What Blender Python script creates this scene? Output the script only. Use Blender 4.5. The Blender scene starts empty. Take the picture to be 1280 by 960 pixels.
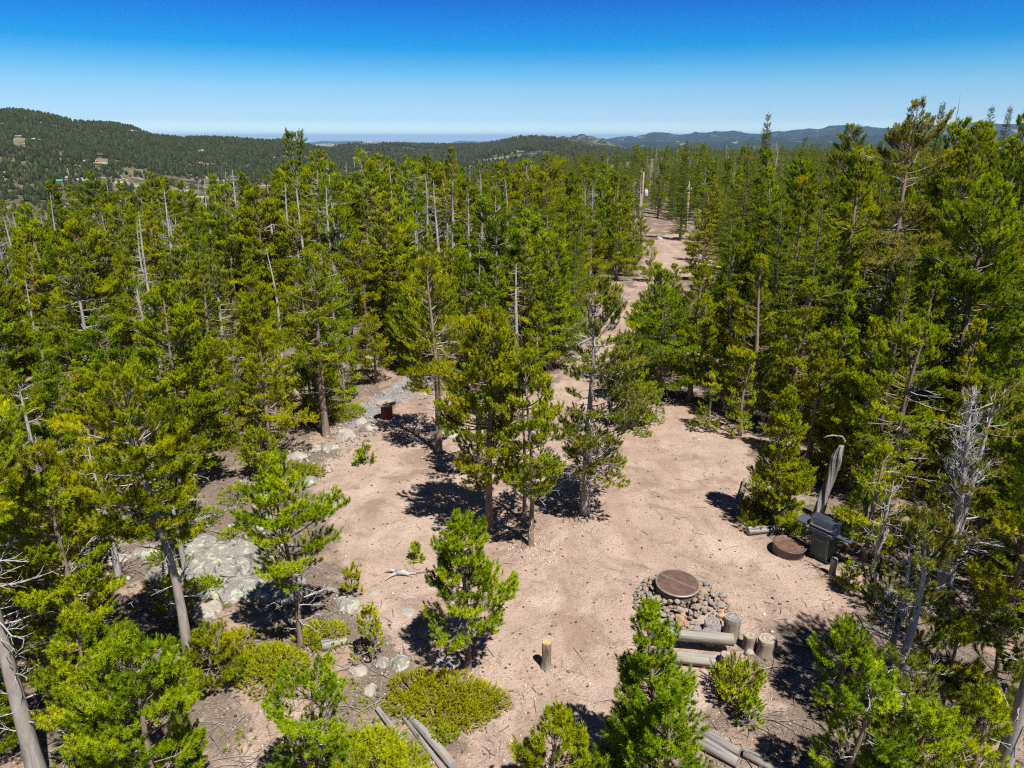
import bpy, bmesh, math, random
import numpy as np
from mathutils import Vector, Matrix, Euler

# ------------------------------------------------------------------ camera, sky, sun, exposure
S = bpy.context.scene
COL = S.collection
CAM_H, FPX, CX, CY = 10.0, 900.0, 640.0, 480.0
PITCH = math.atan((CY - 174.0) / FPX)
cam_d = bpy.data.cameras.new('camera')
cam = bpy.data.objects.new('camera', cam_d); COL.objects.link(cam)
cam.location = (0, 0, CAM_H); cam.rotation_euler = (math.pi / 2 - PITCH, 0, 0)
cam_d.sensor_width = 36.0; cam_d.lens = 36.0 * FPX / 1280.0
cam_d.clip_start = 0.1; cam_d.clip_end = 200000.0
S.camera = cam

SUN_EL, SUN_AZ = math.radians(61), math.radians(147)       # azimuth clockwise from +Y
w = bpy.data.worlds.new('World'); S.world = w; w.use_nodes = True
nt = w.node_tree; nt.nodes.clear()
sky = nt.nodes.new('ShaderNodeTexSky'); sky.sky_type = 'NISHITA'; sky.sun_disc = False
sky.sun_elevation = SUN_EL; sky.sun_rotation = SUN_AZ
sky.altitude = 2600; sky.air_density = 1.0; sky.dust_density = 0.2; sky.ozone_density = 2.0
bg = nt.nodes.new('ShaderNodeBackground'); bg.inputs['Strength'].default_value = 0.11
wo = nt.nodes.new('ShaderNodeOutputWorld')
tc = nt.nodes.new('ShaderNodeTexCoord'); sx = nt.nodes.new('ShaderNodeSeparateXYZ')
mr = nt.nodes.new('ShaderNodeMapRange'); mr.inputs['From Min'].default_value = 0.0; mr.inputs['From Max'].default_value = 0.30
rp = nt.nodes.new('ShaderNodeValToRGB')
SKY_TINT = [(0.0000, (0.6911, 0.8135, 0.8626)), (0.0298, (0.6911, 0.8135, 0.8626)), (0.0790, (0.4393, 0.5492, 0.6856)), (0.1438, (0.3959, 0.5296, 0.6447)), (0.2076, (0.3311, 0.5283, 0.6358)), (0.2703, (0.1903, 0.4929, 0.6364)), (0.3622, (0.0185, 0.3813, 0.6372)), (0.4516, (0.0135, 0.3188, 0.6587)), (0.5270, (0.0135, 0.2514, 0.6324)), (0.8000, (0.0200, 0.1300, 0.3800)), (1.0000, (0.0600, 0.1400, 0.3000))]
cr = rp.color_ramp
while len(cr.elements) < len(SKY_TINT): cr.elements.new(0.5)
for e, (p, c) in zip(cr.elements, SKY_TINT):
    e.position = p; e.color = (*c, 1)
mx = nt.nodes.new('ShaderNodeMix'); mx.data_type = 'RGBA'; mx.blend_type = 'MULTIPLY'; mx.inputs['Factor'].default_value = 1.0
nt.links.new(tc.outputs['Generated'], sx.inputs[0]); nt.links.new(sx.outputs['Z'], mr.inputs['Value'])
nt.links.new(mr.outputs[0], rp.inputs[0]); nt.links.new(sky.outputs[0], mx.inputs['A']); nt.links.new(rp.outputs[0], mx.inputs['B'])
nt.links.new(mx.outputs['Result'], bg.inputs['Color']); nt.links.new(bg.outputs[0], wo.inputs[0])

sun_d = bpy.data.lights.new('sun', 'SUN'); sun_d.energy = 4.6; sun_d.angle = math.radians(0.5); sun_d.color = (1.0, 0.95, 0.87)
sun = bpy.data.objects.new('sun', sun_d); COL.objects.link(sun)
sv = Vector((math.sin(SUN_AZ) * math.cos(SUN_EL), math.cos(SUN_AZ) * math.cos(SUN_EL), math.sin(SUN_EL)))
sun.rotation_euler = sv.to_track_quat('Z', 'Y').to_euler(); sun.location = (20, -30, 60)
S.view_settings.view_transform = 'Standard'; S.view_settings.look = 'None'
S.view_settings.exposure = 0.80; S.view_settings.gamma = 1.0; S.view_settings.use_curve_mapping = False
S.render.engine = 'CYCLES'
S.cycles.max_bounces = 5; S.cycles.diffuse_bounces = 2; S.cycles.glossy_bounces = 2; S.cycles.transmission_bounces = 3
S.cycles.volume_bounces = 0; S.cycles.transparent_max_bounces = 4
S.cycles.use_denoising = False; S.cycles.filter_width = 1.2
try: S.cycles.denoising_input_passes = 'RGB_ALBEDO_NORMAL'
except Exception: pass

# ------------------------------------------------------------------ helpers
rnd = random.Random(7)
def hash2(x, y, s):
    v = np.sin(x * 127.1 + y * 311.7 + s * 74.7) * 43758.5453
    return v - np.floor(v)
def vnoise(x, y, s=0):
    xi = np.floor(x); yi = np.floor(y); fx = x - xi; fy = y - yi
    fx = fx * fx * (3 - 2 * fx); fy = fy * fy * (3 - 2 * fy)
    a = hash2(xi, yi, s); b = hash2(xi + 1, yi, s); c = hash2(xi, yi + 1, s); d = hash2(xi + 1, yi + 1, s)
    return (a * (1 - fx) + b * fx) * (1 - fy) + (c * (1 - fx) + d * fx) * fy
def fbm(x, y, s=0, o=4):
    r = 0; a = 0.5
    for i in range(o):
        r = r + a * (vnoise(x, y, s + i) - 0.5); x = x * 2.03; y = y * 2.03; a *= 0.5
    return r
def sstep(a, b, x):
    t = np.clip((x - a) / (b - a), 0, 1); return t * t * (3 - 2 * t)

SP, CP = math.sin(PITCH), math.cos(PITCH)
def ray(u, v):
    a = (u - CX) / FPX; b = (CY - v) / FPX
    d = np.array([a, CP + b * SP, -SP + b * CP]); return d / np.linalg.norm(d)
def proj(x, y, z):
    dz = z - CAM_H; dep = y * CP - dz * SP; up = y * SP + dz * CP
    return CX + FPX * x / dep, CY - FPX * up / dep
def azel(u, v):
    d = ray(u, v); return math.degrees(math.atan2(d[0], d[1])), math.atan2(d[2], math.hypot(d[0], d[1]))

def in_poly(px, py, poly):
    px = np.asarray(px, float); py = np.asarray(py, float); ins = np.zeros(px.shape, bool)
    n = len(poly); j = n - 1
    for i in range(n):
        xi, yi = poly[i]; xj, yj = poly[j]
        c = ((yi > py) != (yj > py)) & (px < (xj - xi) * (py - yi) / (yj - yi + 1e-12) + xi)
        ins ^= c; j = i
    return ins
def sdist(px, py, poly):
    d = np.full(px.shape, 1e9); n = len(poly)
    for i in range(n):
        ax, ay = poly[i]; bx, by = poly[(i + 1) % n]; ex, ey = bx - ax, by - ay
        t = np.clip(((px - ax) * ex + (py - ay) * ey) / (ex * ex + ey * ey + 1e-12), 0, 1)
        d = np.minimum(d, np.hypot(px - ax - t * ex, py - ay - t * ey))
    return np.where(in_poly(px, py, poly), -d, d)

# ------------------------------------------------------------------ terrain
def base_z(x, y):
    r = math.hypot(x, y); a = math.degrees(math.atan2(x, y)); f = lambda p, q, t: float(sstep(p, q, t))
    return -2.6 * f(38, 105, r) * f(-14, 2, a)
def flat(u, v, z=0.0):
    d = ray(u, v)
    for _ in range(30):
        t = (z - CAM_H) / d[2]; z = 0.5 * z + 0.5 * base_z(d[0] * t, d[1] * t)
    return (d[0] * t, d[1] * t)
BARE_PX = [(388, 592), (432, 552), (480, 528), (505, 500), (540, 488), (600, 500), (690, 490), (705, 462), (742, 432),
           (748, 400), (752, 366), (772, 352), (792, 362), (800, 340), (812, 304), (838, 290), (862, 289), (872, 310),
           (915, 335), (905, 350), (862, 345), (828, 352), (805, 400), (782, 432), (772, 470), (812, 498), (880, 503),
           (945, 548), (940, 600), (925, 640), (945, 662), (1000, 700), (1078, 712), (1080, 745), (1040, 782), (960, 770),
           (900, 850), (860, 960), (860, 1050), (560, 1050), (555, 960), (600, 905), (640, 880), (560, 850), (500, 815), (455, 770),
           (428, 712), (418, 660), (392, 622)]
BARE2_PX = [(270, 1000), (285, 915), (320, 880), (380, 860), (420, 880), (380, 1000)]
BARE3_PX = [(900, 850), (920, 830), (985, 880), (980, 900), (930, 890)]
GREY_PX = [(432, 540), (440, 512), (470, 492), (510, 470), (535, 462), (560, 478), (520, 494), (498, 503), (470, 528)]
TO = lambda poly, z=0.0: [flat(u, v, z) for u, v in poly]
BARE = TO(BARE_PX); BARE2 = TO(BARE2_PX); BARE3 = TO(BARE3_PX); GREY = TO(GREY_PX)

def tz(x, y):
    x = np.asarray(x, float); y = np.asarray(y, float)
    r = np.hypot(x, y) + 1e-6; a = np.degrees(np.arctan2(x, y))
    front = 1 - sstep(60, 100, np.abs(a))
    r0 = np.interp(a, [-60, -34, -20, -8, 0, 6, 12, 60], [50, 52, 62, 105, 170, 330, 600, 900])
    D = np.interp(a, [-60, -10, 5, 60], [85, 85, 80, 60])
    q = np.maximum(r - r0, 0)
    z = -D * (1 - np.exp(-q * q / (q + 30) * 0.26 / D)) * front
    z = z - 2.6 * sstep(38, 105, r) * sstep(-14, 2, a) * front
    z = z - 170 * sstep(4500, 12000, r) - 100 * sstep(12000, 30000, r)
    near = np.where(r < 400, 1.0, 0.0)
    d = np.zeros_like(z) + 8.0
    m = r < 130
    if np.any(m):
        xm, ym = x[m] if x.ndim else x, y[m] if y.ndim else y
        d = np.array(d); 
        if x.ndim: d[m] = np.minimum(sdist(xm, ym, BARE), 8.0)
        else: d = np.minimum(sdist(np.array([x]), np.array([y]), BARE), 8.0)[0]
    rough = sstep(-0.5, 3.0, d)
    bump = fbm(x * 0.22, y * 0.22, 3, 3) * 0.9 + fbm(x * 1.1, y * 1.1, 9, 3) * 0.22
    z = z + bump * rough * near + fbm(x * 0.5, y * 0.5, 5, 4) * 0.10 * (1 - rough) + fbm(x * 3.1, y * 3.1, 15, 2) * 0.03 * near
    return z
def tzf(x, y): return float(tz(np.array([x]), np.array([y]))[0])
def G(u, v):
    d = ray(u, v); z = 0.0
    for _ in range(25):
        t = (z - CAM_H) / d[2]; x, y = d[0] * t, d[1] * t; z = 0.5 * z + 0.5 * tzf(x, y)
    return Vector((x, y, tzf(x, y)))

# ------------------------------------------------------------------ material helpers
class N:
    def __init__(s, name):
        s.m = bpy.data.materials.new(name); s.m.use_nodes = True; s.t = s.m.node_tree; s.t.nodes.clear()
        s.out = s.t.nodes.new('ShaderNodeOutputMaterial')
    def n(s, typ, **kw):
        q = s.t.nodes.new(typ)
        for k, v in kw.items(): setattr(q, k, v)
        return q
    def l(s, a, b): s.t.links.new(a, b)
    def put(s, sock, v):
        if hasattr(v, 'is_linked') or isinstance(v, bpy.types.NodeSocket): s.l(v, sock)
        elif isinstance(v, (tuple, list)) and len(v) == 3 and sock.type == 'RGBA': sock.default_value = (*v, 1)
        else: sock.default_value = v
    def coord(s, scale=(1, 1, 1), kind='Object'):
        c = s.n('ShaderNodeTexCoord'); m = s.n('ShaderNodeMapping'); m.inputs['Scale'].default_value = scale
        s.l(c.outputs[kind], m.inputs[0]); return m.outputs[0]
    def noise(s, vec, scale, detail=4, rough=0.55, dist=0.0):
        q = s.n('ShaderNodeTexNoise'); s.l(vec, q.inputs['Vector']); q.inputs['Scale'].default_value = scale
        q.inputs['Detail'].default_value = detail; q.inputs['Roughness'].default_value = rough; q.inputs['Distortion'].default_value = dist
        return q.outputs['Fac']
    def voro(s, vec, scale, out='Distance', feature='F1', rand=1.0):
        q = s.n('ShaderNodeTexVoronoi', feature=feature); s.l(vec, q.inputs['Vector']); q.inputs['Scale'].default_value = scale
        q.inputs['Randomness'].default_value = rand
        return q.outputs[out]
    def ramp(s, fac, stops):
        q = s.n('ShaderNodeValToRGB'); s.l(fac, q.inputs[0]); e = q.color_ramp.elements
        while len(e) < len(stops): e.new(0.5)
        for el, (p, c) in zip(e, stops):
            el.position = p; el.color = (c, c, c, 1) if not isinstance(c, tuple) else (*c, 1)
        return q.outputs[0]
    def mix(s, f, a, b, mode='MIX'):
        q = s.n('ShaderNodeMix', data_type='RGBA', blend_type=mode)
        s.put(q.inputs['Factor'], f); s.put(q.inputs['A'], a); s.put(q.inputs['B'], b); return q.outputs['Result']
    def math(s, op, a, b=0.0, clamp=False):
        q = s.n('ShaderNodeMath', operation=op, use_clamp=clamp); s.put(q.inputs[0], a); s.put(q.inputs[1], b); return q.outputs[0]
    def attr(s, name, o='Fac'):
        q = s.n('ShaderNodeAttribute', attribute_name=name); return q.outputs[o]
    def bump(s, h, strength=0.5, dist=0.02):
        q = s.n('ShaderNodeBump'); s.l(h, q.inputs['Height']); q.inputs['Strength'].default_value = strength
        q.inputs['Distance'].default_value = dist; return q.outputs[0]
    def bsdf(s, color, rough=0.9, metal=0.0, spec=0.25, normal=None):
        b = s.n('ShaderNodeBsdfPrincipled'); s.put(b.inputs['Base Color'], color); s.put(b.inputs['Roughness'], rough)
        s.put(b.inputs['Metallic'], metal); s.put(b.inputs['Specular IOR Level'], spec)
        if normal is not None: s.l(normal, b.inputs['Normal'])
        return b.outputs[0]
    def done(s, sh): s.l(sh, s.out.inputs['Surface']); return s.m

def mat_ground():
    k = N('ground'); v = k.coord()
    bare = k.attr('bare'); grey = k.attr('grey')
    n_edge = k.noise(v, 1.3, 5, 0.65); n_big = k.noise(v, 0.16, 4); n_mid = k.noise(v, 0.9, 5, 0.6); n_fine = k.noise(v, 14, 4, 0.7)
    peb = k.voro(v, 26.0); pebc = k.voro(v, 26.0, 'Color')
    # crushed granite
    dirt = k.mix(n_big, (0.278, 0.194, 0.152), (0.378, 0.286, 0.234))
    dirt = k.mix(k.ramp(n_mid, [(0.40, 0.0), (0.62, 1.0)]), dirt, (0.398, 0.297, 0.240))
    dirt = k.mix(k.math('MULTIPLY', k.ramp(k.noise(v, 0.45, 6, 0.7, 0.8), [(0.50, 0.0), (0.60, 1.0)]), 0.62), dirt, (0.175, 0.118, 0.085))
    dirt = k.mix(k.math('MULTIPLY', k.ramp(k.noise(v, 1.9, 6, 0.75, 1.5), [(0.55, 0.0), (0.63, 1.0)]), 0.55), dirt, (0.16, 0.115, 0.088))
    dirt = k.mix(k.math('MULTIPLY', k.ramp(k.noise(v, 0.3, 5, 0.7, 1.2), [(0.54, 0.0), (0.66, 1.0)]), 0.5), dirt, (0.52, 0.42, 0.35))
    dirt = k.mix(k.math('MULTIPLY', k.ramp(n_fine, [(0.35, 1.0), (0.5, 0.0)]), 0.55), dirt, (0.20, 0.135, 0.095))
    dirt = k.mix(k.math('MULTIPLY', k.ramp(k.noise(v, 45, 2, 0.5), [(0.60, 0.0), (0.70, 1.0)]), 0.55), dirt, (0.60, 0.51, 0.43))
    stn = k.math('MULTIPLY', k.ramp(peb, [(0.16, 1.0), (0.24, 0.0)]), k.ramp(k.noise(v, 0.8, 3), [(0.45, 0.0), (0.65, 0.8)]))
    dirt = k.mix(stn, dirt, k.mix(0.75, pebc, (0.55, 0.44, 0.36)))
    tracks = k.noise(k.coord((0.5, 0.11, 1)), 2.2, 3, 0.5)
    dirt = k.mix(k.math('MULTIPLY', k.ramp(tracks, [(0.55, 0.0), (0.64, 1.0)]), 0.40), dirt, (0.25, 0.162, 0.115))
    # needle duff and thin soil
    duff = k.mix(k.noise(v, 2.4, 6, 0.7), (0.085, 0.062, 0.050), (0.23, 0.175, 0.140))
    duff = k.mix(k.ramp(k.noise(v, 0.55, 5, 0.65), [(0.5, 0.0), (0.62, 0.85)]), duff, (0.36, 0.25, 0.185))
    duff = k.mix(k.ramp(k.noise(v, 1.1, 4, 0.6, 1.0), [(0.60, 0.0), (0.68, 0.75)]), duff, (0.33, 0.31, 0.27))
    duff = k.mix(k.ramp(k.noise(v, 1.7, 4, 0.6), [(0.62, 0.0), (0.70, 0.6)]), duff, (0.13, 0.15, 0.045))
    duff = k.mix(k.math('MULTIPLY', k.ramp(k.noise(v, 30, 3, 0.6), [(0.57, 0.0), (0.66, 1.0)]), 0.55), duff, (0.42, 0.37, 0.33))
    duff = k.mix(k.math('MULTIPLY', k.ramp(n_fine, [(0.3, 1.0), (0.46, 0.0)]), 0.6), duff, (0.045, 0.033, 0.026))
    grav = k.mix(k.ramp(k.noise(v, 9, 4, 0.7), [(0.35, 0.0), (0.65, 1.0)]), (0.11, 0.11, 0.12), (0.34, 0.33, 0.335))
    f = k.math('ADD', bare, k.math('MULTIPLY', k.math('SUBTRACT', n_edge, 0.5), 1.5))
    f = k.ramp(f, [(0.36, 0.0), (0.60, 1.0)])
    col = k.mix(f, duff, dirt)
    g2 = k.math('ADD', grey, k.math('MULTIPLY', k.math('SUBTRACT', n_edge, 0.5), 1.2))
    col = k.mix(k.ramp(g2, [(0.45, 0.0), (0.62, 0.85)]), col, grav)
    far = k.mix(k.noise(v, 0.004, 5, 0.6), (0.10, 0.11, 0.055), (0.33, 0.30, 0.20))
    far = k.mix(k.ramp(k.noise(v, 0.0011, 6, 0.65), [(0.46, 0.0), (0.54, 1.0)]), far, (0.035, 0.05, 0.028))
    col = k.mix(k.attr('far'), col, far)
    h = k.math('ADD', k.math('MULTIPLY', n_fine, 0.6), k.math('ADD', k.math('MULTIPLY', n_mid, 1.6), k.math('MULTIPLY', peb, -0.5)))
    return k.done(k.bsdf(col, 0.95, 0, 0.15, k.bump(h, 0.7, 0.045)))

def mat_leaf(name, c1, c2, c3, trans=0.36, objvar=0.16):
    k = N(name); t = k.attr('tint')
    oi = k.n('ShaderNodeObjectInfo'); r = oi.outputs['Random']
    c = k.ramp(t, [(0.0, c1), (0.55, c2), (1.0, c3)])
    hs = k.n('ShaderNodeHueSaturation'); k.l(c, hs.inputs['Color'])
    k.l(k.math('ADD', k.math('MULTIPLY', r, 0.05), 0.472), hs.inputs['Hue'])
    r2 = k.math('FRACT', k.math('MULTIPLY', r, 7.31))
    k.l(k.math('ADD', k.math('MULTIPLY', r2, objvar * 2), 1.0 - objvar), hs.inputs['Value'])
    c = hs.outputs['Color']
    d = k.bsdf(c, 0.6, 0, 0.08)
    tr = k.n('ShaderNodeBsdfTranslucent'); k.l(k.mix(1.0, c, (1.15, 1.15, 0.5), 'MULTIPLY'), tr.inputs['Color'])
    ms = k.n('ShaderNodeMixShader'); ms.inputs[0].default_value = trans; k.l(d, ms.inputs[1]); k.l(tr.outputs[0], ms.inputs[2])
    return k.done(ms.outputs[0])

def mat_bark(name, a, b, c, sc=6.0, sz=0.22):
    k = N(name); v = k.coord((1, 1, sz)); n1 = k.noise(v, sc, 6, 0.7, 0.6); n2 = k.noise(k.coord(), 1.6, 3)
    col = k.mix(k.ramp(n1, [(0.33, 0.0), (0.66, 1.0)]), a, b)
    col = k.mix(k.ramp(n2, [(0.45, 0.0), (0.62, 0.7)]), col, c)
    return k.done(k.bsdf(col, 0.9, 0, 0.2, k.bump(n1, 0.9, 0.02)))

def mat_wood_grey(name, a=(0.30, 0.28, 0.265), b=(0.56, 0.53, 0.50), axis=(14, 14, 0.9)):
    k = N(name); v = k.coord(axis); n1 = k.noise(v, 1.0, 6, 0.7, 0.3); n2 = k.noise(k.coord(), 2.2, 3)
    col = k.mix(k.ramp(n1, [(0.3, 0.0), (0.65, 1.0)]), a, b)
    col = k.mix(k.ramp(n1, [(0.36, 1.0), (0.42, 0.0)]), col, (0.045, 0.038, 0.034))
    col = k.mix(k.ramp(n2, [(0.5, 0.0), (0.7, 0.5)]), col, (0.35, 0.29, 0.23))
    return k.done(k.bsdf(col, 0.85, 0, 0.2, k.bump(n1, 0.8, 0.015)))

def mat_rock(name, a, b, lich=(0.42, 0.45, 0.33), dark=(0.07, 0.07, 0.07), lf=0.55):
    k = N(name); v = k.coord(); n1 = k.noise(v, 3.0, 6, 0.7); n2 = k.noise(v, 5.0, 5, 0.75, 0.5); n3 = k.noise(v, 2.0, 6, 0.7, 1.0)
    col = k.mix(n1, a, b)
    col = k.mix(k.ramp(n2, [(lf, 0.0), (lf + 0.05, 0.9)]), col, lich)
    col = k.mix(k.ramp(n3, [(0.56, 0.0), (0.62, 0.85)]), col, dark)
    col = k.mix(k.math('MULTIPLY', k.ramp(k.noise(v, 40, 3), [(0.55, 0.0), (0.65, 1.0)]), 0.5), col, (0.5, 0.48, 0.45))
    return k.done(k.bsdf(col, 0.9, 0, 0.2, k.bump(k.math('ADD', n1, k.math('MULTIPLY', n2, 0.5)), 0.8, 0.06)))

def mat_simple(name, col, rough=0.5, metal=0.0, spec=0.4, var=0.25, sc=9.0, bump=0.15, dirt=None):
    k = N(name); v = k.coord(); n = k.noise(v, sc, 5, 0.65)
    dk = tuple(c * (1 - var) for c in col); lt = tuple(min(1, c * (1 + var)) for c in col)
    c = k.mix(n, dk, lt)
    if dirt: c = k.mix(k.ramp(k.noise(v, sc * 0.6, 5, 0.7), [(0.5, 0.0), (0.66, 0.8)]), c, dirt)
    return k.done(k.bsdf(c, rough, metal, spec, k.bump(n, bump, 0.01)))

def mat_rust(name, a, b, rough=0.75):
    k = N(name); v = k.coord(); n = k.noise(v, 5, 6, 0.7); n2 = k.noise(v, 26, 4, 0.7)
    c = k.mix(k.ramp(n, [(0.35, 0.0), (0.65, 1.0)]), a, b)
    c = k.mix(k.math('MULTIPLY', k.ramp(n2, [(0.55, 0.0), (0.68, 1.0)]), 0.5), c, (0.05, 0.035, 0.03))
    return k.done(k.bsdf(c, rough, 0.15, 0.3, k.bump(n2, 0.3, 0.006)))

def mat_endgrain(name, a, b):
    k = N(name); v = k.coord(); s = k.n('ShaderNodeVectorMath', operation='LENGTH'); k.l(v, s.inputs[0])
    rg = k.math('SINE', k.math('MULTIPLY', k.math('ADD', s.outputs['Value'], k.math('MULTIPLY', k.noise(v, 6, 3), 0.03)), 260))
    c = k.mix(k.math('MULTIPLY', k.math('ADD', rg, 1.0), 0.5), a, b)
    c = k.mix(k.ramp(k.noise(v, 8, 5, 0.7), [(0.55, 0.0), (0.7, 0.7)]), c, tuple(x * 0.4 for x in a))
    return k.done(k.bsdf(c, 0.9, 0, 0.15))

M = {}
M['ground'] = mat_ground()
M['pine'] = mat_leaf('pine needles', (0.115, 0.170, 0.004), (0.300, 0.380, 0.005), (0.55, 0.57, 0.008))
M['pine_fresh'] = mat_leaf('fresh pine needles', (0.120, 0.175, 0.004), (0.285, 0.360, 0.005), (0.49, 0.53, 0.008), objvar=0.08)
M['limber'] = mat_leaf('greyish pine needles', (0.105, 0.130, 0.022), (0.235, 0.260, 0.032), (0.40, 0.385, 0.045))
M['spruce'] = mat_leaf('spruce needles', (0.070, 0.112, 0.007), (0.180, 0.235, 0.008), (0.33, 0.36, 0.012), 0.2)
M['juniper'] = mat_leaf('juniper needles', (0.20, 0.240, 0.005), (0.40, 0.445, 0.007), (0.56, 0.58, 0.010), objvar=0.06)
M['bark'] = mat_bark('pine bark', (0.105, 0.078, 0.062), (0.33, 0.255, 0.205), (0.26, 0.18, 0.135))
M['bark_grey'] = mat_bark('grey bark', (0.16, 0.145, 0.135), (0.44, 0.41, 0.385), (0.34, 0.28, 0.23))
M['bark_spruce'] = mat_bark('spruce bark', (0.08, 0.065, 0.055), (0.22, 0.18, 0.15), (0.16, 0.12, 0.10))
M['dead'] = mat_wood_grey('weathered dead wood', (0.21, 0.20, 0.195), (0.47, 0.45, 0.43), (5, 5, 0.7))
M['twig'] = mat_wood_grey('dead twigs', (0.25, 0.24, 0.235), (0.47, 0.455, 0.45), (3, 3, 3))
M['log'] = mat_wood_grey('weathered log wood', (0.13, 0.12, 0.112), (0.36, 0.335, 0.31), (0.8, 16, 16))
M['snag'] = mat_wood_grey('dark twisted snag wood', (0.10, 0.095, 0.092), (0.36, 0.345, 0.335), (9, 9, 0.9))
M['dead_log'] = mat_wood_grey('grey log wood', (0.15, 0.142, 0.138), (0.37, 0.35, 0.335), (0.7, 13, 13))
M['litter'] = mat_wood_grey('fallen twigs', (0.12, 0.105, 0.095), (0.33, 0.30, 0.275), (3, 3, 3))
M['rock'] = mat_rock('lichen rock', (0.13, 0.12, 0.115), (0.30, 0.275, 0.25), (0.37, 0.41, 0.29), (0.045, 0.045, 0.045), 0.52)
M['rock_pale'] = mat_rock('pale granite', (0.22, 0.185, 0.16), (0.43, 0.375, 0.33), (0.38, 0.40, 0.29), (0.09, 0.08, 0.075), 0.56)
M['rock_pink'] = mat_rock('pink granite', (0.30, 0.18, 0.135), (0.42, 0.29, 0.23), (0.50, 0.42, 0.35), (0.12, 0.09, 0.08), 0.66)
M['rock_orange'] = mat_rock('orange stone', (0.38, 0.21, 0.10), (0.48, 0.31, 0.18), (0.55, 0.45, 0.36), (0.15, 0.10, 0.07), 0.7)

# ------------------------------------------------------------------ object helpers
def tag(o, label=None, cat=None, group=None, kind=None):
    if label: o['label'] = label
    if cat: o['category'] = cat
    if group: o['group'] = group
    if kind: o['kind'] = kind
    return o
def link(name, me, mat=None, parent=None):
    o = bpy.data.objects.new(name, me); COL.objects.link(o)
    if mat is not None and me is not None:
        for m in (mat if isinstance(mat, list) else [mat]): me.materials.append(m)
    if parent is not None: o.parent = parent
    return o
def empty(name, loc, rz=0.0, label=None, cat=None, group=None):
    o = bpy.data.objects.new(name, None); COL.objects.link(o); o.empty_display_size = 0.2
    o.location = loc; o.rotation_euler = (0, 0, rz); return tag(o, label, cat, group)
def tri_mesh(name, V, F, attrs=None, smooth=False):
    me = bpy.data.meshes.new(name); V = np.asarray(V, np.float32).reshape(-1, 3); F = np.asarray(F, np.int32).reshape(-1, 3)
    me.vertices.add(len(V)); me.vertices.foreach_set('co', V.ravel())
    me.loops.add(F.size); me.loops.foreach_set('vertex_index', F.ravel())
    me.polygons.add(len(F)); me.polygons.foreach_set('loop_start', np.arange(0, F.size, 3, dtype=np.int32))
    if smooth: me.polygons.foreach_set('use_smooth', np.ones(len(F), bool))
    for k, a in (attrs or {}).items():
        at = me.attributes.new(k, 'FLOAT', 'POINT'); at.data.foreach_set('value', np.asarray(a, np.float32))
    me.update(calc_edges=True); return me
def grid_faces(n, m, wrap=False):
    i = np.arange(n - 1)[:, None]; j = np.arange(m if wrap else m - 1)[None, :]; j2 = (j + 1) % m
    a = i * m + j; b = i * m + j2; c = (i + 1) * m + j2; d = (i + 1) * m + j
    return np.concatenate([np.stack([a, b, c], -1).reshape(-1, 3), np.stack([a, c, d], -1).reshape(-1, 3)])

class Geo:
    def __init__(s): s.V = []; s.F = []; s.T = []; s.n = 0
    def add(s, V, F, t=None):
        V = np.asarray(V).reshape(-1, 3); s.V.append(V); s.F.append(np.asarray(F).reshape(-1, 3) + s.n); s.n += len(V)
        s.T.append(np.zeros(len(V)) if t is None else t)
    def mesh(s, name, smooth=False):
        return tri_mesh(name, np.concatenate(s.V), np.concatenate(s.F), {'tint': np.concatenate(s.T)}, smooth)
def nrm(a): return a / (np.linalg.norm(a, axis=-1, keepdims=True) + 1e-9)
def tubes(g, P, R, k=5):
    """P (m,n,3) polylines, R (m,n) radii"""
    P = np.asarray(P, float); R = np.asarray(R, float); m, n, _ = P.shape
    T = nrm(np.gradient(P, axis=1)); mean = nrm(P[:, -1] - P[:, 0])
    ref = np.where(np.abs(mean[:, 2:3]) > 0.75, np.array([[1.0, 0, 0]]), np.array([[0, 0, 1.0]]))[:, None, :]
    Nn = nrm(np.cross(T, np.broadcast_to(ref, T.shape))); B = np.cross(T, Nn)
    th = np.arange(k) / k * 2 * math.pi
    V = P[:, :, None, :] + R[:, :, None, None] * (np.cos(th)[None, None, :, None] * Nn[:, :, None, :] + np.sin(th)[None, None, :, None] * B[:, :, None, :])
    F1 = grid_faces(n, k, True); F = (F1[None] + (np.arange(m) * n * k)[:, None, None]).reshape(-1, 3)
    g.add(V.reshape(-1, 3), F)
def needles(g, rng, P, D, size, tint, K=28, nl=0.075, nw=0.011, spread=(80, 24)):
    """brush-like shoots: P base, D axis, size shoot length"""
    n = len(P); s = rng.random((n, K)) ** 0.75; D = nrm(D)
    ref = np.where(np.abs(D[:, 2:3]) > 0.8, np.array([[1.0, 0, 0]]), np.array([[0, 0, 1.0]]))
    A = nrm(np.cross(D, ref)); B = np.cross(D, A); ph = rng.random((n, K)) * 2 * math.pi
    an = np.radians(spread[0] + (spread[1] - spread[0]) * s + rng.normal(0, 8, (n, K)))
    rad = np.cos(ph)[..., None] * A[:, None] + np.sin(ph)[..., None] * B[:, None]
    d = D[:, None] * np.cos(an)[..., None] + rad * np.sin(an)[..., None]
    st = P[:, None] + D[:, None] * (size[:, None] * s)[..., None]
    L = nl * rng.uniform(0.75, 1.2, (n, K))[..., None]
    sd = nrm(np.cross(d, D[:, None]) + rng.normal(0, 0.22, (n, K, 3))) * nw * 0.5
    V = np.stack([st - sd, st + sd, st + d * L], 2).reshape(-1, 3)
    F = np.arange(len(V)).reshape(-1, 3)
    g.add(V, F, np.repeat(np.clip(tint[:, None] + rng.normal(0, 0.07, (n, K)), 0, 1).ravel(), 3))

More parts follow.
